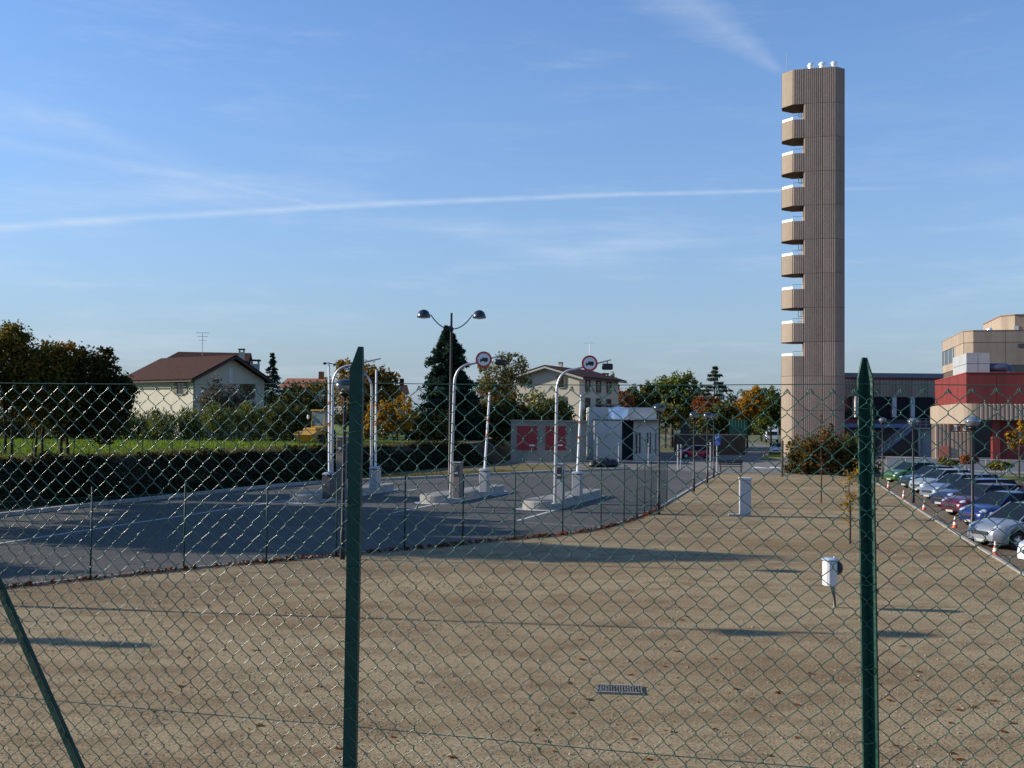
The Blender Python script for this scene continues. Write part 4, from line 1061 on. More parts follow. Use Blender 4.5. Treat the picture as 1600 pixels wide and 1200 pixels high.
MB().bx(0, wdep, 0, 4.95, 0, hfront).build('front_block', M_plasterw, wb)
MB().bx(W.u_at(991), uR2, 1.0, 4.95, 0, W.uz(1000, 655, 1)[1]).build('side_block', M_plasterw, wb)
MB().bx(-.06, uR2 + .06, -.06, 4.99, hfront + .002, hfront + .10).build('canopy_edge', mat('dark_trim', (.06, .06, .06), .7), wb)
MB().bx(wdep + .02, W.u_at(991) - .02, 2.2, 4.9, 0, hfront - .02).build('doorway', mat('dark_interior', (.02, .025, .04), .8), wb)
for px0, px1 in ((993, 1001), (1011, 1017), (1024, 1029)):
    ua, ub, za, zb = wallrect(W, px0, 676, px1, 708, 1.0)
    w = MB().bx(ua, ub, .93, .995, za, zb).build('window', M_glassd, wb); MB().bx((ua + ub) / 2 - .04, (ua + ub) / 2 + .04, .90, .929, za, zb).build('mullion', M_white, w)
MB().bx(uR2 + .002, uR2 + .05, 8, 11, W.uz(1040, 690, 8)[1], W.uz(1040, 660, 8)[1]).build('window', M_glassd, wb)
u, z = W.uz(966, 657, 3.0); t = thing('water_tank', 'round white tank on the roof of the white depot', 'tank', (*(W.o + W.u * u + W.w * 3.0).xy, hfront + .11), 0)
rt = 1.05; MB().lathe((0, 0, 0), [(rt, 0), (rt, 1.05), (rt * .95, 1.12), (rt * .5, 1.25), (rt * .1, 1.32)], 28).build('body', MATS['white_metal'], t, True)
MB().lathe((0, 0, 1.31), [(.14, 0), (.14, .1), (.03, .14)], 12).build('cap', M_galv, t, True)
for px, lab in ((933, 'tall thin steel post before the white front wall of the depot'), (966.5, 'short steel post beside the dark doorway of the depot'), (1013, 'short steel post before the depot windows')):
    b = G(px, 727); q = thing('steel_post', lab, 'post', b, 0, 'steel posts before the white depot'); h = 2.6 if px == 933 else 1.9
    MB().tube([(0, 0, 0), (0, 0, h)], .05, 8).build('shaft', M_galv, q); MB().lathe((0, 0, h), [(.07, 0), (.07, .04), (.02, .07)], 8).build('cap', M_galv, q)
# dark sacks and tyres heaped at the foot of the cabin
for i, (px, sc) in enumerate(((928, .8), (938, 1.0), (946, 1.05), (957, .9))):
    b = G(px, 730); m = MB(); m.lathe((0, 0, 0), [(.5 * sc, 0), (.62 * sc, .2), (.55 * sc, .5 * sc), (.28 * sc, .72 * sc), (.05, .8 * sc)], 12)
    o = m.build('rubbish_sack', M_black, None, True); o.location = b; o.rotation_euler = (0, 0, i); tag(o, 'black rubbish sack lying at the foot of the white depot', 'sack', 'rubbish sacks by the depot')

# ------------------------------------------------------------------ houses
def gable_house(name, label, fr, z0, Wd, Ln, eave, ridge, wall_m, roof_m, over=.7, barge=None):
    h = thing(name, label, 'house', (fr.o.x, fr.o.y, z0), fr.rz)
    m = MB(); e = eave - z0; r = ridge - z0
    m.add([(0, 0, 0), (Wd, 0, 0), (Wd, Ln, 0), (0, Ln, 0), (0, 0, e), (Wd, 0, e), (Wd, Ln, e), (0, Ln, e), (Wd / 2, 0, r - .05), (Wd / 2, Ln, r - .05)],
          [(0, 1, 5, 8, 4), (3, 7, 9, 6, 2), (0, 4, 7, 3), (1, 2, 6, 5), (4, 8, 9, 7), (5, 6, 9, 8)])
    m.build('wall', wall_m, h)
    sl = (r - e) / (Wd / 2)
    for sg in (-1, 1):
        x0 = -over if sg < 0 else Wd + over; zz_ = e - over * sl + .12
        pts = [(x0, -over, zz_), (Wd / 2, -over, r + .12), (Wd / 2, Ln + over, r + .12), (x0, Ln + over, zz_)]
        rf_ = MB().slab(pts if sg > 0 else pts[::-1], .16).build('roof', roof_m, h)
        # rows of tiles
        ntr = int((Wd / 2 + over) / .42)
        m = MB()
        for k in range(ntr):
            f = (k + .5) / ntr; x = x0 + (Wd / 2 - x0) * f; z = zz_ + (r + .12 - zz_) * f
            m.tube([(x, -over, z + .0), (x, Ln + over, z + .0)], .045, 5)
        m.build('tile_rows', roof_m, rf_)
        m = MB(); m.tube([(x0 - sg * -.05, -over, zz_ - .1), (x0 - sg * -.05, Ln + over, zz_ - .1)], .075, 7); m.build('gutter', M_wood, h)
    MB().tube([(Wd / 2, -over, r + .14), (Wd / 2, Ln + over, r + .14)], .11, 7).build('ridge', roof_m, h)
    for sg in (-1, 1):
        x0 = -over if sg < 0 else Wd + over; zz_ = e - over * sl
        MB().slab([(x0, -over - .02, zz_ - .12), (Wd / 2, -over - .02, r - .10), (Wd / 2, -over - .02, r + .10), (x0, -over - .02, zz_ + .10)], .05).build('bargeboard', barge or M_wood, h)
    return h
def window(h, face, c, w, hh, z, shutter=M_wood, glass=M_glassd):
    """face: 'y0' gable front, 'x0' long left wall, 'x1' right wall"""
    W_, = [face]
    def bxl(a0, a1, o0, o1, z0, z1):
        if face == 'y0': return MB().bx(a0, a1, -o1, -o0, z0, z1)
        if face == 'x0': return MB().bx(-o1, -o0, a0, a1, z0, z1)
        return MB().bx(face_x + o0, face_x + o1, a0, a1, z0, z1)
    wd = bxl(c - w / 2, c + w / 2, .004, .05, z, z + hh).build('window', glass, h)
    bxl(c - w / 2 - .1, c + w / 2 + .1, .004, .14, z - .1, z - .004).build('sill', M_conc, wd)
    bxl(c - .04, c + .04, .051, .07, z, z + hh).build('mullion', M_wood, wd)
    for s in (-1, 1): bxl(c + s * (w / 2 + .04) + (-.5 * w if s < 0 else 0), c + s * (w / 2 + .04) + (0 if s < 0 else .5 * w), .06, .10, z, z + hh).build('shutter', shutter, wd)
HA = R(52)
o_ = P(302, 650, 105); H1 = Fr(xy(o_), HA); z_e = P(302, 590, 105).z; Wd = 8.6
zr_ = P(360, 559, 105 + Wd / 2 * math.sin(HA)).z
h1 = gable_house('farmhouse', 'white house with brown tiled roof beyond the hedge at the field edge', H1, ZF, Wd, 11, z_e, zr_, M_plaster, M_tile, .8)
window(h1, 'x0', 2.1, 1.0, 1.35, P(275, 616, 107).z - ZF, mat('green_brown_shutter', (.06, .06, .025), .6))
window(h1, 'y0', 6.4, .9, 1.3, P(275, 618, 107).z - ZF, MATS['green_brown_shutter'])
MB().tube([(-.05, -.06, 0), (-.05, -.06, z_e - ZF - .3), (-.5, -.3, z_e - ZF + .05)], .06, 7).build('downpipe', mat('green_pipe', (.02, .07, .045), .5), h1)
MB().bx(Wd / 2 - .25, Wd / 2 + .25, -.05, -.004, 0, z_e - ZF + 1.2).build('pilaster', M_plasterw, h1)
# rear wing of the same house, its ridge across
wq = P(330, 560, 113); 
H1b = Fr(xy(P(300, 640, 121)), R(8)); zr2_ = P(275, 549, 125).z
m = MB(); u0, u1 = H1b.u_at(272, 3), H1b.u_at(388, 3); 
rw = thing('house_rear_wing', 'taller rear wing with red-brown roof rising behind the white house', 'house', (H1b.o.x, H1b.o.y, ZF), H1b.rz)
e_ = zr2_ - 1.9 - ZF; r_ = zr2_ - ZF
MB().bx(u0 + .5, u1 - .3, 1, 9, 0, e_).build('wall', M_plaster, rw)
MB().slab([(u0 - 2.4, .2, e_ - .2), (u1, .2, e_ - .2), (u1, 5, r_), (u0, 5, r_)], .16).build('roof', M_tile, rw)
MB().slab([(u1, 9.8, e_ - .2), (u0 - 2.4, 9.8, e_ - .2), (u0, 5, r_), (u1, 5, r_)], .16).build('roof', M_tile, rw)
MB().slab([(u0 - 2.4, 9.8, e_ - .2), (u0 - 2.4, .2, e_ - .2), (u0, 5, r_)], .16).build('roof', M_tile, rw)
def chimney(px, top, bot, Y, w, par, mt_=M_plaster):
    a = P(px, bot, Y); b = P(px, top, Y); loc = Matrix.Rotation(-par.rotation_euler.z, 3, 'Z') @ (a - Vector(par.location))
    hgt = b.z - a.z + .8
    c = MB().bx(loc.x - w / 2, loc.x + w / 2, loc.y - w / 2, loc.y + w / 2, loc.z - .8, loc.z - .8 + hgt * .8).build('chimney', mt_, par)
    for sx in (-1, 1):
        for sy in (-1, 1): MB().bx(loc.x + sx * w * .4 - .07, loc.x + sx * w * .4 + .07, loc.y + sy * w * .4 - .07, loc.y + sy * w * .4 + .07, loc.z - .8 + hgt * .8 + .002, loc.z - .8 + hgt * .93).build('cap_post', mt_, c)
    MB().bx(loc.x - w * .62, loc.x + w * .62, loc.y - w * .62, loc.y + w * .62, loc.z - .8 + hgt * .93 + .002, loc.z - .8 + hgt).build('cap', M_tile, c)
chimney(377.5, 545, 560, 124, .6, rw); chimney(398, 562, 585, 122, 1.0, rw, mat('grey_plaster', (.30, .31, .33), .9))
def aerial(px, top, bot, Y, par, n=3):
    a = P(px, bot, Y); b = P(px, top, Y); la = Matrix.Rotation(-par.rotation_euler.z, 3, 'Z') @ (a - Vector(par.location)); H = b.z - a.z
    m = MB(); m.tube([la, la + Vector((0, 0, H))], .035, 5)
    for k in range(n): z = la.z + H * (1 - .0 - k * .16); L_ = .75 - .15 * k; m.tube([(la.x - L_, la.y, z), (la.x + L_, la.y, z)], .022, 4)
    m.build('aerial', M_galv, par)
aerial(316, 520, 556, 124, rw)
# second house, gable lit, flank in shade
o_ = P(905, 650, 128); HB = R(14); H2 = Fr(xy(o_), R(-14 + 0))
# gable turned to the left so that it takes the sun
a2 = R(-26); o2 = P(905, 650, 126); W2 = 8.2
org = Vector((o2.x, o2.y, 0)) - Vector((math.cos(a2), math.sin(a2), 0)) * W2
H2 = Fr(xy(org), a2); ze2 = P(905, 589, 126).z; zr3 = P(862, 575, 129).z
h2 = gable_house('cream_house', 'cream two-storey house with flat gable behind the concrete cabin', H2, 0, W2, 13, ze2, zr3, M_plaster, M_tile, .8, mat('pale_fascia', (.34, .37, .33), .7))
face_x = W2
for c, z in ((5.9, P(887, 605, 126).z), (5.9, P(887, 637, 126).z)): window(h2, 'y0', c, .55, 1.35, z, MATS['green_brown_shutter'])
for c in (2.5, 6, 9.5):
    for z in (P(920, 612, 128).z, P(920, 640, 128).z): window(h2, 'x1', c, .7, 1.4, z, M_wood)
MB().bx(W2 + .004, W2 + .9, 5.2, 11.8, P(920, 632, 128).z, P(920, 632, 128).z + .15).build('balcony', M_conc, h2)
chimney(876, 566, 577, 132, .4, h2); chimney(946, 583, 600, 138, .6, h2)
aerial(921, 536, 575, 131, h2, 1)
# small houses with orange roofs between the trees
def small_house(px0, px1, py_r, py_e, Y, rz, label, roof=M_tiler, wall=M_plaster):
    a, b = P(px0, py_e, Y), P(px1, py_e, Y); w = (b - a).length; fr = Fr((a.x, a.y), rz); ze = a.z; zr = P((px0 + px1) / 2, py_r, Y + 4).z
    h = thing('cottage', label, 'house', (a.x, a.y, ZF), rz)
    MB().bx(.5, w - .5, 1, 8, 0, ze - ZF).build('wall', wall, h)
    MB().slab([(0, .3, ze - ZF - .1), (w, .3, ze - ZF - .1), (w, 4.5, zr - ZF), (0, 4.5, zr - ZF)], .15).build('roof', roof, h)
    MB().slab([(w, 8.7, ze - ZF - .1), (0, 8.7, ze - ZF - .1), (0, 4.5, zr - ZF), (w, 4.5, zr - ZF)], .15).build('roof', roof, h)
    MB().bx(.55, .65, 1, 8, ze - ZF, ze - ZF + .3).build('gable', wall, h)
    for c in (.3, .7): MB().bx(w * c - .4, w * c + .4, .95, .995, ze - ZF - 2, ze - ZF - .7).build('window', M_glassd, h)
    MB().bx(w * .8 - .3, w * .8 + .3, 4.2, 4.8, zr - ZF - .3, zr - ZF + .9).build('chimney', roof, h)
    return h
small_house(432, 502, 591, 604, 140, R(-6), 'low house with orange tiled roof beside the spruce')
hx = small_house(596, 640, 601, 613, 150, R(10), 'small house with red-brown gable roof behind the yellow bush', M_tile, mat('pinkish_plaster', (.42, .32, .28), .9))

# ------------------------------------------------------------------ things by the forecourt
b = G(1120, 740); t = thing('parking_sign', 'blue disabled-parking sign on a pale post beside the bench', 'sign', b, R(6))
MB().tube([(0, 0, 0), (0, 0, 2.95)], .04, 8).build('post', M_galv, t)
pl = MB().bx(-.27, .27, -.075, -.05, 2.15, 3.0, .008).build('plate', M_blue, t)
m = MB(); m.bx(-.16, -.08, -.082, -.076, 2.62, 2.95); m.bx(-.08, .1, -.082, -.076, 2.89, 2.95); m.bx(-.08, .1, -.082, -.076, 2.73, 2.79); m.bx(.06, .12, -.0825, -.0765, 2.76, 2.92); m.build('letter_p', M_white, pl)
m = MB(); q_ = [(-.02 + .13 * math.cos(R(a)), -.08, 2.33 + .13 * math.sin(R(a))) for a in range(100, 401, 25)]; m.tube(q_, .02, 5); m.tube([(-.03, -.08, 2.52), (-.02, -.08, 2.38), (.10, -.08, 2.38), (.15, -.08, 2.24)], .022, 5); m.lathe((-.03, -.08, 2.53), [(.01, 0), (.035, .03), (.01, .06)], 8); m.build('wheelchair_symbol', M_white, pl)
b = G(1142, 738); t = thing('park_bench', 'dark slatted bench on thin legs at the far edge of the lot', 'bench', b, R(-4))
for k in range(4): MB().bx(-.95, .95, -.25 + k * .13, -.15 + k * .13, .44, .48).build('slat', M_wood, t)
for k in range(3): MB().bx(-.95, .95, .27, .31, .58 + k * .13, .68 + k * .13).build('slat', M_wood, t)
for x in (-.8, .8):
    for y in (-.22, .27): MB().tube([(x, y, 0), (x, y, .44 if y < 0 else .95)], .025, 6).build('leg', M_dkmetal, t)
for px, hgt, lab in ((1059, 2.0, 'pale gate post left of its twin before the red hatchback'), (1064, 2.0, 'pale gate post right of its twin before the red hatchback'), (1110, 2.2, 'pale gate post standing beside the blue parking sign')):
    b = G(px, 734); q = thing('gate_post', lab, 'post', b, 0, 'pale gate posts'); MB().tube([(0, 0, 0), (0, 0, hgt)], .06, 8).build('shaft', M_galv, q); MB().lathe((0, 0, hgt), [(.08, 0), (.08, .04), (.02, .08)], 8).build('cap', M_galv, q)
a, b = P(1056, 700, 127), P(1165, 700, 131)
t = thing('boundary_wall', 'long dark wall with pale coping behind the red hatchback', 'wall', (a.x, a.y, 0), math.atan2(b.y - a.y, b.x - a.x)); L_ = (b - a).length; zt_ = P(1100, 678, 129).z
MB().bx(0, L_, 0, .4, 0, zt_ - .15).build('wall', mat('dark_wall', (.06, .05, .045), .9, col2=(.04, .035, .03), scale=1), t); MB().bx(-.05, L_ + .05, -.06, .46, zt_ - .148, zt_).build('coping', M_conc, t)
a, b = P(1140, 660, 134), P(1168, 660, 136)
t = thing('windbreak_screen', 'green netting windbreak standing behind the dark wall', 'screen', (a.x, a.y, 0), math.atan2(b.y - a.y, b.x - a.x)); L_ = (b - a).length; z0_, z1_ = P(1150, 680, 134).z - .5, P(1150, 656, 134).z
for k in range(6): MB().bx(L_ * k / 6, L_ * (k + 1) / 6 - .03, 0, .03, z0_, z1_ + random.uniform(-.1, .1)).build('net_panel', mat('green_net', (.012, .11, .08), .8), t)
for k in range(4): MB().tube([(L_ * k / 3, .1, 0), (L_ * k / 3, .1, z1_)], .05, 6).build('post', M_dkmetal, t)
a, b = P(1064, 660, 150), P(1150, 660, 150)
t = thing('garden_fence', 'dull green garden fence running along the dark wall', 'fence', (a.x, a.y, 0), 0); L_ = (b - a).length; zt_ = P(1090, 658, 150).z
for k in range(14): MB().bx(L_ * k / 14 + .03, L_ * (k + 1) / 14 - .03, 0, .05, .2, zt_).build('panel', mat('dull_green', (.045, .06, .055), .8), t)
for k in range(15): MB().bx(L_ * k / 14 - .05, L_ * k / 14 + .05, .06, .16, 0, zt_ + .1).build('post', M_dkmetal, t)
# grass patch by the tower
pg = [g2(1186, 718), g2(1222, 718), g2(1226, 703), g2(1205, 700)]
sheet('lawn', pg, .03, M_grass)
b = G(1198, 714); t = thing('hydrant', 'small red and white hydrant on the lawn beside the tower', 'hydrant', b)
MB().lathe((0, 0, 0), [(.14, 0), (.14, .5), (.17, .52), (.17, .6), (.1, .72), (.03, .76)], 12).build('body', M_orange, t, True); MB().lathe((0, 0, .2), [(.15, 0), (.15, .2)], 12).build('band', M_white, t, True)
# railing in front of the red building
a, b = P(1385, 715, 91), P(1640, 715, 85)
t = thing('grey_railing', 'pale metal railing along the pavement before the red building', 'railing', (a.x, a.y, 0), math.atan2(b.y - a.y, b.x - a.x)); L_ = (b - a).length
for k in range(9): MB().tube([(L_ * k / 8, 0, 0), (L_ * k / 8, 0, 1.15)], .035, 6).build('post', M_galv, t)
for z in (1.15, .2): MB().tube([(0, 0, z), (L_, 0, z)], .035, 6).build('rail', M_galv, t)
for k in range(8): MB().bx(L_ * k / 8 + .08, L_ * (k + 1) / 8 - .08, -.01, .01, .25, 1.08).build('infill_panel', mat('railing_panel', (.11, .13, .17), .5), t)
# strip of lawn and low hedge between pavement and cars
sheet('planting_strip', [xy(P(1385, 730, 84)), xy(P(1700, 730, 76)), xy(P(1700, 730, 81)), xy(P(1385, 730, 89))], .02, M_grass)
# ================================================================== VEHICLES
def make_car(name, label, loc, heading, paint, kind='hatch', L=3.95, W=1.66, H=1.42, group='cars parked along the kerb'):
    """local x runs from the nose (0) to the tail (L); heading is the direction the nose points"""
    rz = math.atan2(-heading[1], -heading[0])
    t = thing(name, label, 'car', loc, rz, group)
    r = .30; xw = (.19 * L, .81 * L); hw = W / 2
    belt = .60 * H
    # profile of the lower body's top edge: hood, then belt line, then tail
    if kind == 'sedan': prof = [(0, .40 * H), (.02, .46 * H), (.10, .53 * H), (.27, .615 * H), (.34, .64 * H), (.78, .65 * H), (.86, .64 * H), (.97, .60 * H), (1, .45 * H)]
    else: prof = [(0, .40 * H), (.02, .47 * H), (.09, .55 * H), (.22, .625 * H), (.29, .65 * H), (.90, .67 * H), (.985, .64 * H), (1, .42 * H)]
    def itp(tab, f):
        for i in range(len(tab) - 1):
            if tab[i][0] <= f <= tab[i + 1][0]:
                q = (f - tab[i][0]) / (tab[i + 1][0] - tab[i][0]); return tab[i][1] * (1 - q) + tab[i + 1][1] * q
        return tab[-1][1]
    xs = sorted(set([i * L / 44 for i in range(45)] + [x + s * r * 1.18 for x in xw for s in (-1, -.92, -.7, -.4, 0, .4, .7, .92, 1)]))
    m = MB(); ring = 13; vs = []
    for x in xs:
        f = x / L; zt = itp(prof, f)
        pl = 1 - .30 * max(0, (.10 - f) / .10) ** 1.8 - .20 * max(0, (f - .92) / .08) ** 1.8
        zb = .20 + .08 * max(0, (.08 - f) / .08) + .08 * max(0, (f - .93) / .07)
        for w in xw:
            d = abs(x - w); rr = r * 1.18
            if d < rr: zb = max(zb, .29 + math.sqrt(rr * rr - d * d))
        zb = min(zb, zt - .10); hh = zt - zb; a = hw * pl
        half = [(0, zt + .018), (.55 * a, zt + .012), (.86 * a, zt - .012), (.95 * a, zt - .14 * hh), (1.0 * a, zt - .42 * hh), (.985 * a, zb + .22 * hh), (.95 * a, zb)]
        pts = [(-y, z) for y, z in half[::-1]] + half[1:]
        vs += [(x, y, z) for y, z in pts]
    n = len(xs); fs = [(i * ring + k, (i + 1) * ring + k, (i + 1) * ring + k + 1, i * ring + k + 1) for i in range(n - 1) for k in range(ring - 1)]
    fs += [tuple(range(ring)), tuple((n - 1) * ring + k for k in range(ring - 1, -1, -1))]
    m.add(vs, fs); m.build('body', paint, t, True)
    MB().bx(.12 * L, .90 * L, -hw * .86, hw * .86, .16, .40).build('underbody', M_black, t)
    for w in xw: MB().bx(w - .36, w + .36, -hw * .80, hw * .80, .2, .62).build('wheel_well', M_black, t)
    # greenhouse: windscreen foot, roof front, roof rear, rear-window foot
    if kind == 'sedan': g = (.27, .45, .70, .86)
    elif kind == 'wagon': g = (.25, .42, .90, .985)
    elif kind == 'van': g = (.16, .34, .92, .99)
    else: g = (.23, .42, .80, .965)
    zb0 = itp(prof, g[0]); zb1 = itp(prof, min(g[3], .97)); zr = H; wb, wr = hw * .90, hw * .68
    x0, x1, x2, x3 = [q * L for q in g]
    B0, B1 = [(x0, -wb * .93, zb0 - .02), (x0, wb * .93, zb0 - .02)], [(x3, -wb * .93, zb1 - .02), (x3, wb * .93, zb1 - .02)]
    xm = (x1 + x2) / 2; bm_ = (xm, wb, itp(prof, .5) - .02)
    def quad(name, pts, mt_, par, th=.02):
        mm = MB(); mm.slab(pts, th); return mm.build(name, mt_, par)
    rm = mat('car_glass', (.008, .011, .014), .10, spec=.18)
    z_r = zr - .05
    F0, F1, R0, R1 = (x1, -wr * .95, z_r), (x1, wr * .95, z_r), (x2, -wr * .95, z_r), (x2, wr * .95, z_r)
    quad('windscreen', [B0[1], B0[0], F0, F1][::-1], rm, t); quad('rear_window', [B1[0], B1[1], R1, R0][::-1], rm, t)
    for s in (-1, 1):
        q = [(x0 + .08, s * wb, zb0 - .02), (x3 - .04, s * wb, zb1 - .02), (x2 + .02, s * wr * 1.0, z_r), (x1 + .02, s * wr * 1.0, z_r)]
        quad('side_window', q if s < 0 else q[::-1], rm, t)
        # pillars
        for pa, pb, wd in (((x0, s * wb * .955, zb0), (x1, s * wr * .985, z_r), .035), ((xm + .1, s * (wb + .012), zb0), (xm + .05, s * (wr + .014), z_r), .04), ((x3 - .02, s * wb * .95, zb1), (x2, s * wr * .98, z_r), .05 if kind != 'hatch' else .085)):
            MB().tube([pa, pb], wd, 6).build('pillar', paint, t, True)
        MB().box((x0 + .30, s * (hw + .04), zb0 + .09), (.12, .16, .12), 0, .03).build('mirror', paint, t)
        MB().tube([(x1 + .0, s * (hw * 1.0 + .002), .62 * H * .93), (x1 + .16, s * (hw * 1.0 + .004), .62 * H * .93)], .012, 5).build('door_handle', M_black, t)
        MB().bx(xm + .03, xm + .045, s * hw * .995 - .012, s * hw * .995 + .012, .34, .56 * H).build('door_seam', M_black, t)
    rf = MB(); nx, ny = 8, 6; vs = []
    for i in range(nx + 1):
        for j in range(ny + 1):
            fx = i / nx; fy = j / ny * 2 - 1; vs.append((x1 - .04 + (x2 - x1 + .08) * fx, wr * 1.02 * fy, z_r + .055 * (1 - fy ** 4) * (1 - .8 * abs(fx * 2 - 1) ** 3) + .005))
    rf.add(vs, [(i * (ny + 1) + j, (i + 1) * (ny + 1) + j, (i + 1) * (ny + 1) + j + 1, i * (ny + 1) + j + 1) for i in range(nx) for j in range(ny)]); rf.build('roof', paint, t, True)
    # nose: headlights, grille, plate, bumper line
    for s in (-1, 1):
        mm = MB(); c = Vector((.10 * L * .62, s * hw * .66, .475 * H)); vs = []
        for i in range(7):
            th = math.pi * i / 6
            for j in range(12):
                ph = 2 * math.pi * j / 12; vs.append((c.x + .17 * math.sin(th) * math.cos(ph), c.y + s * 0 + .17 * math.sin(th) * math.sin(ph), c.z + .085 * math.cos(th) + .12 * .17 * math.sin(th) * math.cos(ph)))
        mm.add(vs, [(i * 12 + j, i * 12 + (j + 1) % 12, i * 12 + 12 + (j + 1) % 12, i * 12 + 12 + j) for i in range(6) for j in range(12)]); mm.build('headlight', M_lens, t, True)
        MB().box((.985 * L, s * hw * .72, .50 * H), (.10, .22, .20), 0, .03).build('tail_light', mat('tail_light', (.45, .02, .02), .2), t)
        MB().box((.045 * L, s * hw * .66, .29), (.06, .16, .08), 0, .02).build('fog_light', M_lens, t)
    MB().box((-.005, 0, .335 * H + .02), (.05, hw * .9, .11), 0, .015).build('grille', M_black, t)
    MB().box((-.018, 0, .27), (.03, .42, .09)).build('number_plate', mat('plate_white', (.34, .34, .33), .5), t)
    MB().box((L + .005, 0, .5), (.03, .50, .11)).build('number_plate', M_white, t)
    # wheels
    for w in xw:
        for s in (-1, 1):
            y = s * (hw - .10)
            ty = MB()
            prof_ = [(.17, -.09), (.27, -.095), (.298, -.06), (.30, 0), (.298, .06), (.27, .095), (.17, .09)]; nn = 22
            vs = [(w + q * math.cos(2 * math.pi * k / nn), y + d, .30 + q * math.sin(2 * math.pi * k / nn)) for q, d in prof_ for k in range(nn)]
            ty.add(vs, [(i * nn + k, i * nn + (k + 1) % nn, i * nn + nn + (k + 1) % nn, i * nn + nn + k) for i in range(6) for k in range(nn)]); tyre = ty.build('wheel', M_tyre, t, True)
            rim = MB(); vs = []
            for q, d in ((.19, .075), (.16, .06), (.05, .085), (.0, .09)):
                vs += [(w + q * math.cos(2 * math.pi * k / nn), y + s * d, .30 + q * math.sin(2 * math.pi * k / nn)) for k in range(nn)]
            rim.add(vs, [(i * nn + k, i * nn + (k + 1) % nn, i * nn + nn + (k + 1) % nn, i * nn + nn + k) for i in range(3) for k in range(nn)]); ro = rim.build('rim', M_rim, tyre, True)
            gp = MB()
            for k in range(5):
                a = 2 * math.pi * (k + .5) / 5
                gp.add([(w + .15 * math.cos(a + da), y + s * .079, .30 + .15 * math.sin(a + da)) for da in (-.3, .3)] + [(w + .08 * math.cos(a), y + s * .092, .30 + .08 * math.sin(a))], [(0, 1, 2)])
            gp.build('rim_opening', M_black, tyre)
    return t
def cp(name, c, rough=.28, metal=.35): return mat(name, c, rough, metal, coat=.6)
silver = cp('silver_paint', (.24, .26, .30)); sblue = cp('silver_blue_paint', (.16, .20, .27)); teal = cp('dark_teal_paint', (.015, .035, .045)); navy = cp('dark_blue_paint', (.025, .03, .075))
maroon = cp('maroon_paint', (.09, .008, .02)); blue = cp('blue_paint', (.012, .022, .13)); pale = cp('pale_silver_paint', (.30, .33, .36)); white_c = cp('white_car_paint', (.55, .57, .60), .3, .0); redc = cp('red_car_paint', (.42, .02, .03), .3, 0.)
hd = Vector((-.955, -.295))
def park(px, py, name, lab, paint, kind, **k):
    q = G(px + 13, py); make_car(name, lab, (q.x, q.y, .008), hd, paint, kind, **k)
park(1399, 764, 'parked_car', 'dark teal saloon nearest the far end of the parking row', teal, 'sedan', L=4.3)
park(1417, 772, 'parked_car', 'pale silver hatchback between the dark teal saloon and the silver wagon', pale, 'hatch')
park(1435, 783, 'parked_car', 'blue-grey silver wagon beside the dark navy car', sblue, 'wagon', L=4.3)
park(1453, 795, 'parked_car', 'dark navy car between the silver wagon and the maroon car', navy, 'wagon', L=4.2)
park(1471, 808, 'parked_car', 'maroon hatchback behind the nearest silver-topped lamp', maroon, 'hatch')
park(1501, 825, 'parked_car', 'bright blue small car just behind the silver-topped lamp', blue, 'hatch', L=3.6, H=1.40)
park(1551, 826, 'parked_car', 'pale tall car with sloping windscreen beside the blue small car', pale, 'van', L=4.0, H=1.55)
park(1518, 857, 'parked_car', 'silver-blue car with bright alloy wheel behind the last orange cone', silver, 'hatch', L=4.1, H=1.46)
park(1601, 893, 'parked_car', 'white car of which only the headlight corner shows', white_c, 'hatch')
q = G(1059, 716); make_car('parked_car', 'red hatchback parked side-on before the long dark wall', (q.x, q.y, .008), Vector((-1, -.05)), redc, 'hatch', L=3.8, group='cars by the forecourt')
q = P(1212, 694, 133); make_car('parked_car', 'white car half hidden behind the tower foot on the far road', (q.x, q.y, .008), Vector((-.4, -.9)), white_c, 'hatch', group='cars by the forecourt')
# traffic cones
def cone(px, py, lab):
    b = G(px, py); t = thing('traffic_cone', lab, 'cone', b, 0, 'cones along the parking kerb'); t.scale = (.55, .55, .55)
    MB().bx(-.2, .2, -.2, .2, 0, .05, .015).build('foot', M_orange, t)
    prof = [(.15, .05), (.115, .2)], [(.115, .2), (.085, .34)], [(.085, .34), (.062, .46)], [(.062, .46), (.03, .62), (.025, .64)]
    for i, p in enumerate(prof): MB().lathe((0, 0, 0), [(r * 1.15, z * 1.25 - .012) for r, z in p], 16).build('band' if i % 2 else 'cone_section', M_white if i % 2 else M_orange, t, True)
for px, py, lab in ((1388, 763, 'traffic cone at the far end of the row by the teal car'), (1412, 779, 'traffic cone before the pale silver hatchback'), (1444, 797, 'traffic cone before the dark navy car'), (1492, 825, 'traffic cone between maroon and blue cars'), (1555, 868, 'traffic cone by the alloy wheel of the silver-blue car')): cone(px, py, lab)
park(1376, 755, 'parked_car', 'bright green car at the very end of the parking row', cp('green_car_paint', (.03, .10, .02), .3, 0.), 'hatch', L=3.7)

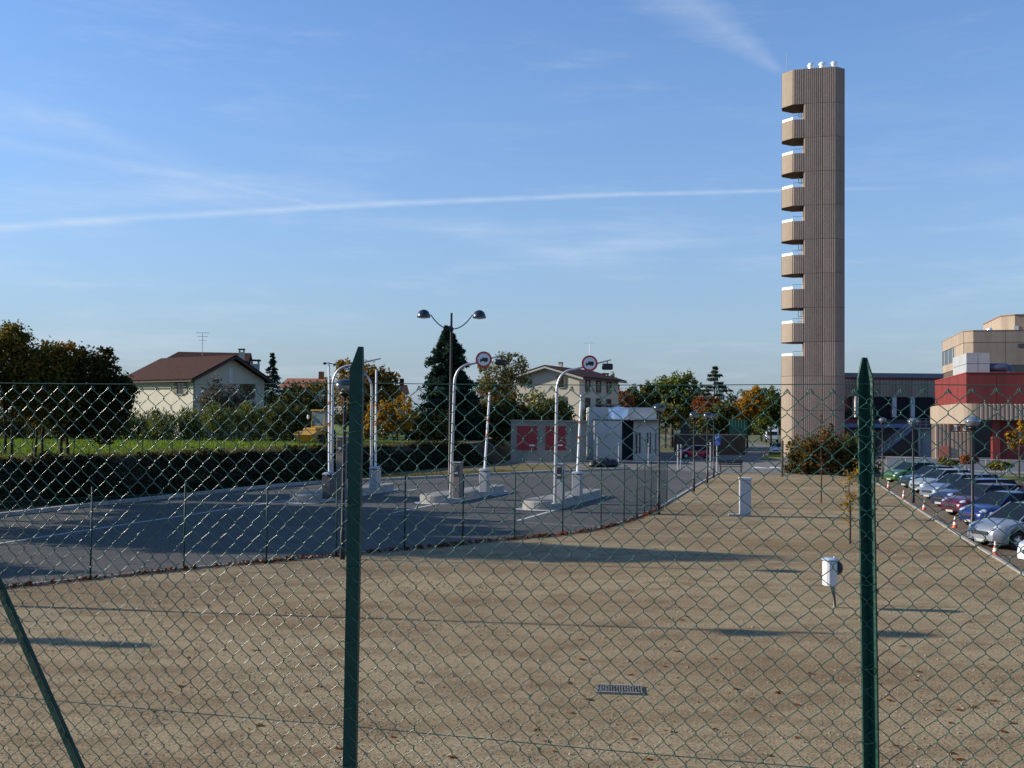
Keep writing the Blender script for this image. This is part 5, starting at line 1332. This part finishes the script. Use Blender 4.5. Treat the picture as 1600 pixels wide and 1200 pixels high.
# yellow backhoe at work in the field
b = G(483, 696, ZF); Yb = 88.0; b = P(486, 690, Yb); 
t = thing('backhoe_loader', 'yellow backhoe loader with front bucket standing beyond the bank', 'digger', (b.x, b.y, ZF), R(-20)); t.scale = (.86, .86, .92)
MB().bx(-.75, .75, -.3, 2.6, .75, 1.45, .1).build('hood', M_yellow, t)
cab = MB().bx(-.72, .72, 1.2, 2.7, 1.452, 1.6, .03).build('cab_base', M_yellow, t)
for x in (-.7, .7):
    for y in (1.2, 2.65): MB().tube([(x, y, 1.6), (x * .92, y + (.12 if y < 2 else 0), 2.95)], .05, 6).build('cab_pillar', M_yellow, cab)
MB().bx(-.64, .64, 1.27, 2.6, 1.62, 2.9).build('glass', mat('cab_glass', (.12, .17, .18), .08, spec=.8), cab)
MB().bx(-.76, .76, 1.1, 2.75, 2.93, 3.06, .04).build('cab_roof', M_yellow, cab)
MB().lathe((.45, 1.6, 3.06), [(.09, 0), (.09, .16), (.03, .2)], 10).build('beacon', M_orange, cab, True)
MB().slab([(-1.05, -1.5, .9), (1.05, -1.5, .9), (1.05, -.75, .25), (-1.05, -.75, .25)], .06).build('bucket', M_yellow, t)
MB().slab([(-1.05, -.75, .26), (1.05, -.75, .26), (1.05, -.6, 1.15), (-1.05, -.6, 1.15)], .06).build('bucket', M_yellow, t)
for x in (-1.05, 1.0): MB().slab([(x, -1.5, .9), (x, -.75, .25), (x, -.6, 1.15)], .05).build('bucket_cheek', M_yellow, t)
for x in (-.8, .8): MB().tube([(x, -.6, .7), (x, .4, 1.25), (x, 1.4, 1.15)], .09, 6).build('lift_arm', M_yellow, t)
for x in (-.95, .95):
    for y, r in ((.35, .45), (2.1, .72)):
        m = MB(); nn = 18; vs = [(x + d, y + q * math.cos(2 * math.pi * k / nn), r + q * math.sin(2 * math.pi * k / nn)) for q, d in ((r * .5, -.15), (r * .95, -.16), (r, 0), (r * .95, .16), (r * .5, .15)) for k in range(nn)]
        m.add(vs, [(i * nn + k, i * nn + (k + 1) % nn, i * nn + nn + (k + 1) % nn, i * nn + nn + k) for i in range(4) for k in range(nn)] + [tuple(range(nn)), tuple(4 * nn + k for k in range(nn))]); m.build('wheel', M_tyre, t, True)
MB().tube([(0, 2.8, 1.2), (0, 3.4, 2.9), (0, 3.7, 2.7), (0, 3.9, 1.6)], .13, 6).build('digger_arm', M_yellow, t)
MB().lathe((-1.0, 1.1, 2.2), [(.05, 0), (.12, .1), (.12, .3), (.05, .4)], 8).build('mirror', M_white, cab)
# white lorry on the far road
q = P(1206, 682, 210); t = thing('box_lorry', 'white box lorry on the far road beside the tower', 'lorry', (q.x, q.y, 0), R(-12))
zb_, zt_ = 1.0, P(1206, 664, 210).z
MB().bx(-1.2, 1.25, 0, 6, zb_, max(zt_, 3.2), .03).build('box_body', M_white, t); MB().bx(-1.1, 1.1, -1.9, -.1, .6, 2.3, .12).build('cab', white_c, t); MB().bx(-.95, .95, -1.93, -1.895, 1.5, 2.15).build('windscreen', M_glassd, t)
MB().bx(-.9, .9, -1.5, 5.5, .55, .98).build('chassis', M_black, t)
for y in (-1.1, 4.4):
    for x in (-1.05, 1.05):
        m = MB(); nn = 14; vs = [(x + d, y + .45 * math.cos(2 * math.pi * k / nn), .45 + .45 * math.sin(2 * math.pi * k / nn)) for d in (-.14, .14) for k in range(nn)]
        m.add(vs, [(k, (k + 1) % nn, nn + (k + 1) % nn, nn + k) for k in range(nn)] + [tuple(range(nn)), tuple(nn + k for k in range(nn))]); m.build('wheel', M_tyre, t)

# ================================================================== TREES AND SHRUBS
Lf_orange = leafmat('leaf_maple', [(.0284, .0405, .0142), (.0567, .0729, .0203), (.1115, .1115, .0263), (.2632, .1520, .0304), (.4860, .2025, .0405)], .35, .45)
Lf_dark = leafmat('leaf_dark', [(.0234, .0351, .0140), (.0515, .0655, .0234), (.1053, .1053, .0351), (.1404, .1170, .0374)], .25, .6)
Lf_olive = leafmat('leaf_olive', [(.0630, .0756, .0252), (.1350, .1350, .0396), (.2160, .1890, .0540), (.2700, .1980, .0540)], .3, .5)
Lf_hedge = leafmat('leaf_hedge', [(.0500, .0751, .0200), (.1084, .1417, .0367), (.1834, .1918, .0584), (.2668, .2334, .0834)], .3, .5)
Lf_yellow = leafmat('leaf_yellow', [(.1150, .0805, .0172), (.2760, .1667, .0230), (.3910, .2185, .0287), (.3450, .1265, .0230)], .35, .5)
Lf_con = leafmat('leaf_conifer', [(.0109, .0255, .0182), (.0237, .0473, .0309), (.0455, .0728, .0437)], .1, .7)
Lf_pine = leafmat('leaf_pine', [(.035, .05, .035), (.06, .075, .05), (.09, .10, .065)], .15, .7)
Lf_green = leafmat('leaf_green', [(.0405, .0607, .0162), (.0810, .1148, .0270), (.1350, .1620, .0405), (.2295, .2025, .0540)], .3, .5)
Lf_rust = leafmat('leaf_rust', [(.0805, .0345, .0230), (.1840, .0690, .0287), (.2760, .0978, .0345), (.1150, .0575, .0345)], .3, .5)
Lf_grey = leafmat('leaf_greybush', [(.0600, .0540, .0420), (.1080, .0960, .0720), (.1440, .1200, .0900)], .25, .5)
def fb(px, py, Y, z0, w, h, k=1.):
    """ellipsoid blob from a photo point: centre (px,py) at depth Y, pixel half-sizes w,h -> relative to base"""
    return px, py, Y, w, h
def ptree(name, label, base_px, Y, z0, blobs, nleaf, size, m, **k):
    b = P(base_px, 650, Y); base = (b.x, b.y, z0); bl = []
    for px, py, w, h in blobs:
        c = P(px, py, Y); s = Y / F; bl.append((c.x - b.x, random.uniform(-.3, .3) * w * s, c.z - z0, w * s, w * s * .95, h * s))
    return tree(name, label, base, bl, nleaf, size, m, **k)
GRP = 'maples along the bank'
ptree('maple_tree', 'dark maple with orange tints on its crown, at the picture-edge end of the row', 12, 54, ZF, [(5, 565, 46, 54), (-40, 590, 48, 58), (40, 600, 40, 50), (15, 532, 28, 28)], 15000, .10, Lf_orange, trunk=.075, stems=2, group=GRP)
ptree('maple_tree', 'dark maple between the orange-tinted one and the one before the house', 60, 55, ZF, [(75, 575, 38, 46), (55, 615, 42, 46), (95, 620, 40, 50), (110, 560, 22, 26)], 14000, .10, Lf_orange, trunk=.065, stems=2, group=GRP)
ptree('maple_tree', 'dark maple whose branches reach across the white house wall', 100, 56, ZF, [(140, 585, 40, 42), (160, 620, 44, 46), (125, 640, 44, 40), (170, 665, 32, 30), (190, 615, 24, 24), (170, 560, 16, 20)], 17000, .10, leafmat('leaf_maple_dark', [(.0147, .0231, .0084), (.0294, .0378, .0126), (.0588, .0546, .0168), (.1260, .0735, .0210)], .25, .5), trunk=.085, stems=3, group=GRP)
# the row goes on along the rim outside the picture; its shadows lie across the road
labs = ['broad maple next along the rim from the orange-tinted one', 'second maple along the rim beyond the picture-edge one', 'rounded maple on the rim casting shade over the road', 'dense maple between the rounded and the tallest one', 'tallest maple on the rim, its shade reaching the dirt lot', 'slim maple, last on the rim beside the road bend']
for i, (x, y, sz, hgt) in enumerate(((-27.6, 48.6, 2.3, 8.4), (-26.6, 45.0, 2.4, 8.8), (-27.2, 41.5, 2.6, 9.6), (-28.6, 38.2, 2.5, 10.0), (-29.8, 36.6, 2.2, 13.6), (-33, 30, 1.7, 7.0))):
    tree('maple_tree', labs[i], (x, y, ZF),
         [(0, 0, hgt * .60, sz, sz, hgt * .30), (.9, .6, hgt * .5, sz * .8, sz * .8, hgt * .22), (-.2, -.1, hgt * .80, sz * .75, sz * .75, hgt * .19)], 10000, .23, Lf_orange, trunk=.14, group=GRP)
# unseen cypress shape, added to cast the pointed shadow on the dirt
tip = G(242, 1010); hc = 8.0; Ls = hc / math.tan(SUN_EL); sx = Vector((SUN.x, SUN.y, 0)).normalized()
conifer('cypress_shadow_caster', 'slim cypress shape added out of view to throw a pointed shadow on the dirt', tip + sx * Ls, hc, 1.0, 9000, .16, Lf_con, .16)
# hedge of pale bamboo-like shrubs before the white house
HG = 'hedge shrubs at the field edge'
hx_ = [(-15, 668, 28, 30, 'dark hedge shrub behind the orange-tinted maple'), (28, 670, 26, 28, 'dark hedge shrub between the trunks of two maples'), (72, 668, 28, 30, 'dark hedge shrub behind the middle maple'), (118, 670, 26, 28, 'dark hedge shrub behind the thick-trunked maple'), (162, 670, 28, 30, 'dark hedge shrub at the shaded end of the house wall'), (208, 672, 26, 30, 'pale feathery hedge shrub under the maple branch'), (252, 670, 26, 30, 'pale feathery hedge shrub below the shuttered window'), (296, 668, 24, 32, 'pale feathery hedge shrub under the house corner'), (345, 664, 30, 34, 'feathery hedge shrub below the gable wall'), (392, 666, 26, 34, 'feathery hedge shrub at the far end of the gable wall'), (436, 662, 26, 36, 'darker hedge shrub under the spruce'), (470, 668, 22, 30, 'darker hedge shrub just left of the yellow backhoe')]
for i, (px, py, w, h, lab) in enumerate(hx_):
    ptree('hedge_shrub', lab, px, 93 + (i % 2), ZF, [(px, py, w, h), (px - w * .4, py - h * .35, w * .5, h * .75), (px + w * .45, py - h * .25, w * .5, h * .7)], 3600, .15, Lf_hedge if 4 < i < 10 else Lf_dark, trunk=.05, stems=3, cat='shrub', group=HG, up=1.2, aspect=.25, trunkh=.4)
ptree('round_shrub', 'greyish-brown round shrub standing against the gable wall', 345, 99, ZF, [(345, 628, 34, 36), (372, 640, 26, 30)], 3600, .16, Lf_grey, trunk=.07, stems=3, cat='shrub', trunkh=.6)
q = P(424, 650, 118); conifer('spruce_tree', 'slender young spruce beside the white house', (q.x, q.y, ZF), P(424, 551, 118).z - ZF, 2.0, 6000, .16, Lf_con, .14)
ptree('garden_tree', 'brownish-green garden tree beside the orange-roofed house', 480, 122, ZF, [(465, 630, 34, 34), (500, 622, 32, 30), (445, 645, 28, 28)], 4200, .2, Lf_olive, trunk=.14)
ptree('plane_tree', 'tall ochre and green tree behind the left green fence post', 560, 112, ZF, [(560, 600, 40, 36), (545, 580, 22, 20), (590, 610, 34, 34), (610, 598, 18, 18), (565, 645, 40, 36)], 7000, .2, leafmat('leaf_ochre', [(.0600, .0540, .0144), (.1440, .1020, .0240), (.2640, .1680, .0360), (.3120, .1320, .0360)], .35, .5), trunk=.2)
ptree('yellow_shrub', 'bright yellow shrub right of the left green fence post', 618, 104, ZF, [(600, 655, 24, 32), (628, 648, 22, 30), (575, 665, 22, 26)], 3200, .17, Lf_yellow, trunk=.07, stems=3, cat='shrub', trunkh=.6)
ptree('dark_shrub', 'dark brownish shrub at the foot of the big conifer, left side', 655, 108, ZF, [(650, 668, 26, 24), (680, 664, 24, 28)], 2600, .18, Lf_dark, trunk=.06, stems=3, cat='shrub', trunkh=.5)
q = P(699, 650, 113); conifer('big_conifer', 'large dense dark conifer behind the tall twin lamp', (q.x, q.y, ZF), P(706, 509, 113).z - ZF, 4.0, 36000, .26, Lf_con, .25, power=.58)
ptree('thinning_tree', 'thin yellow-green tree losing its leaves behind the lorry signs', 785, 122, ZF, [(780, 590, 34, 34), (760, 605, 22, 30), (808, 585, 26, 28), (790, 560, 18, 16), (760, 575, 14, 18)], 3200, .17, leafmat('leaf_thin', [(.07, .07, .03), (.14, .13, .05), (.19, .16, .06)], .35, .5), trunk=.17, bark=M_barkg, shell=.3)
OG = 'olive shrubs behind the verge'
for i, (px, py, w, h, lab) in enumerate(((690, 668, 24, 24, 'olive shrub under the big conifer'), (735, 660, 32, 34, 'olive shrub right of the big conifer'), (790, 652, 38, 38, 'broad olive shrub before the red wall of trees'), (840, 648, 36, 36, 'olive shrub above the concrete cabin roof'), (872, 652, 24, 28, 'dark olive shrub against the cream house'))):
    ptree('olive_shrub', lab, px, 116 + 2 * (i % 2), ZF if i < 4 else 1.0, [(px, py, w, h), (px + w * .5, py + 6, w * .7, h * .7), (px - w * .5, py + 8, w * .7, h * .7)], 4200, .2, Lf_olive if i % 2 else Lf_dark, trunk=.10, stems=3, cat='shrub', group=OG, trunkh=.8)
ptree('reddish_tree', 'low reddish tree between the sign poles and the cream house', 790, 134, ZF, [(790, 615, 40, 20), (760, 622, 30, 18)], 2400, .22, Lf_rust, trunk=.13)
# trees right of the depot
ptree('lime_tree', 'round green-yellow tree above the end of the white depot', 1050, 165, 0, [(1045, 608, 28, 30), (1075, 612, 24, 28), (1030, 622, 22, 24), (1060, 635, 34, 26)], 6500, .28, Lf_green, trunk=.25)
q = P(1116, 650, 170); conifer('sparse_pine', 'sparse tiered grey-green pine beyond the dark wall', (q.x, q.y, 0), P(1116, 570, 170).z, 4.6, 5200, .30, Lf_pine, .22, True)
ptree('rust_tree', 'rust-red tree beneath the sparse pine', 1105, 150, 0, [(1102, 632, 20, 14), (1118, 636, 14, 12)], 2200, .2, Lf_rust, trunk=.12)
ptree('dark_tree', 'dark green tree right of the rust-red one', 1130, 142, 0, [(1125, 655, 26, 24), (1140, 640, 18, 26), (1100, 664, 24, 20)], 4600, .2, Lf_dark, trunk=.15)
ptree('golden_tree', 'golden yellow tree beside the green netting', 1168, 152, 0, [(1165, 640, 20, 26), (1178, 622, 20, 18), (1150, 650, 14, 18)], 4200, .2, Lf_yellow, trunk=.14)
ptree('olive_tree', 'loose olive-green tree between golden tree and tower', 1205, 160, 0, [(1200, 630, 22, 26), (1215, 645, 20, 26), (1190, 655, 18, 22)], 4200, .22, Lf_green, trunk=.16)
ptree('street_tree', 'dark tree standing beside the far road behind the lorry', 1190, 225, 0, [(1185, 655, 30, 22), (1215, 650, 30, 26), (1160, 660, 26, 18)], 4200, .35, Lf_dark, trunk=.2)
for i, (px, py, w, h, lab, lf) in enumerate(((968, 632, 22, 24, 'ochre tree right of the cream house', Lf_rust), (990, 625, 16, 20, 'dark tree above the depot roof', Lf_dark), (1012, 622, 18, 22, 'second dark tree above the depot roof end', Lf_dark), (952, 605, 14, 20, 'small yellow-green tree touching the cream house eaves', Lf_green), (1040, 645, 30, 20, 'olive tree low behind the depot end', Lf_olive), (1080, 650, 24, 18, 'ochre bush over the dark wall', Lf_yellow))):
    ptree('background_tree', lab, px, 150 + 3 * i, 0, [(px, py, w, h), (px + w * .5, py + h * .5, w * .7, h * .7)], 2600, .24, lf, trunk=.14, group='trees behind the depot')
# big shrub at the foot of the tower
BG = 'shrubs at the tower foot'
ptree('autumn_bush', 'big green-brown bush spreading at the foot of the tower', 1270, 84, 0, [(1262, 715, 32, 34), (1295, 708, 34, 36), (1245, 728, 20, 24)], 6500, .13, leafmat('leaf_bush', [(.0260, .0338, .0104), (.0650, .0624, .0182), (.1300, .0845, .0260), (.1950, .0910, .0325)], .3, .8), trunk=.06, stems=4, cat='shrub', group=BG, trunkh=.5)
ptree('autumn_bush', 'darker bush half behind the right green fence post', 1335, 86, 0, [(1330, 712, 28, 34), (1352, 722, 22, 26), (1315, 728, 22, 22)], 5200, .13, Lf_dark, trunk=.06, stems=4, cat='shrub', group=BG, trunkh=.5)
# saplings in the lot
def sapling(px, py, top, lab, m, nb, blobs, name='sapling'):
    b = G(px, py); s = b.y / F
    t = thing(name, lab, 'tree', b, 0, 'saplings planted in the lot'); H_ = (py - top) * s; mb = MB(); pts = []
    mb.tube([(0, 0, -.05), (.02, 0, H_ * .4), (-.03, .02, H_ * .75), (.02, 0, H_)], [.035, .028, .018, .006], 6)
    for k in range(26):
        z = H_ * random.uniform(.28, .95); a = random.uniform(0, 6.28); L_ = random.uniform(.25, .6) * (1.15 - z / H_)
        e_ = Vector((math.cos(a) * L_, math.sin(a) * L_, z + L_ * random.uniform(.3, .9))); mb.tube([(0, 0, z), e_], [.010, .004], 4)
        for _ in range(nb): f = random.uniform(.3, 1.05); pts.append(np.array([0, 0, z]) * (1 - f) + np.array(e_) * f + rng.normal(size=3) * .06)
    for (dx, dz, w, h, n_) in blobs:
        pts += list(np.array([dx * s, 0, H_ - dz * s]) + rng.normal(size=(n_, 3)) * np.array([w * s, w * s, h * s]) * .5)
    mb.build('trunk', M_bark, t, True)
    o = bpy.data.objects.new('leaves', leaf_mesh('leaves', np.array(pts), .055, m, 0, .6)); C.objects.link(o); o.parent = t
sapling(1283, 786, 640, 'tall thin sapling with a few red-brown leaves before the tower bush', Lf_rust, 4, [])
sapling(1328, 850, 735, 'young sapling with yellow leaves beside the right green fence post', Lf_yellow, 5, [(-5, 22, 16, 26, 50), (8, 8, 10, 20, 40), (14, 40, 10, 14, 20), (-6, 60, 10, 14, 22), (16, 0, 12, 14, 30)])
# stake beside the bush, small plants near the red building
b = G(1222, 745); t = thing('wooden_stake', 'weathered wooden stake beside the tower bush', 'stake', b); MB().tube([(0, 0, -.1), (.02, 0, 2.6)], .09, 7).build('shaft', mat('weathered_wood', (.06, .055, .03), .9), t); MB().lathe((.02, 0, 2.59), [(.09, 0), (.02, .1)], 7).build('tip', M_wood, t)
ptree('yellow_tree', 'yellow-leaved young tree against the red doors', 1592, 70, 0, [(1592, 685, 20, 18), (1605, 668, 16, 16)], 700, .12, Lf_yellow, trunk=.06, shell=.2)
for i, (px, py, w, h, lab, lf) in enumerate(((1515, 718, 14, 8, 'low brown shrub behind the nearest silver-topped lamp', Lf_rust), (1480, 722, 16, 7, 'low dull shrub on the planting strip', Lf_olive), (1560, 727, 20, 7, 'low grassy clump on the planting strip by the railing', Lf_olive))):
    ptree('low_shrub', lab, px, 82 - i, 0, [(px, py, w, h)], 1400, .09, lf, trunk=.03, stems=3, cat='shrub', group='low shrubs by the railing', limbs=False, trunkh=.2)
# distant woodland closing the horizon
N = 26000; x = rng.uniform(-420, 420, N); y = 330 + rng.uniform(0, 60, N); hgt = 7 + 4 * np.sin(x * .05) + 3 * np.sin(x * .13 + 1) + 1.5 * np.sin(x * .37)
z = rng.uniform(0, 1, N) ** .7 * hgt
o = bpy.data.objects.new('distant_woods', leaf_mesh('distant_woods', np.c_[x, y, z], .9, leafmat('leaf_far', [(.035, .045, .02), (.07, .075, .03), (.12, .10, .04)], .2, .05), 0, .7)); C.objects.link(o); stuff(o)
o['label'] = 'far line of mixed autumn woodland closing the horizon'; o['category'] = 'woods'
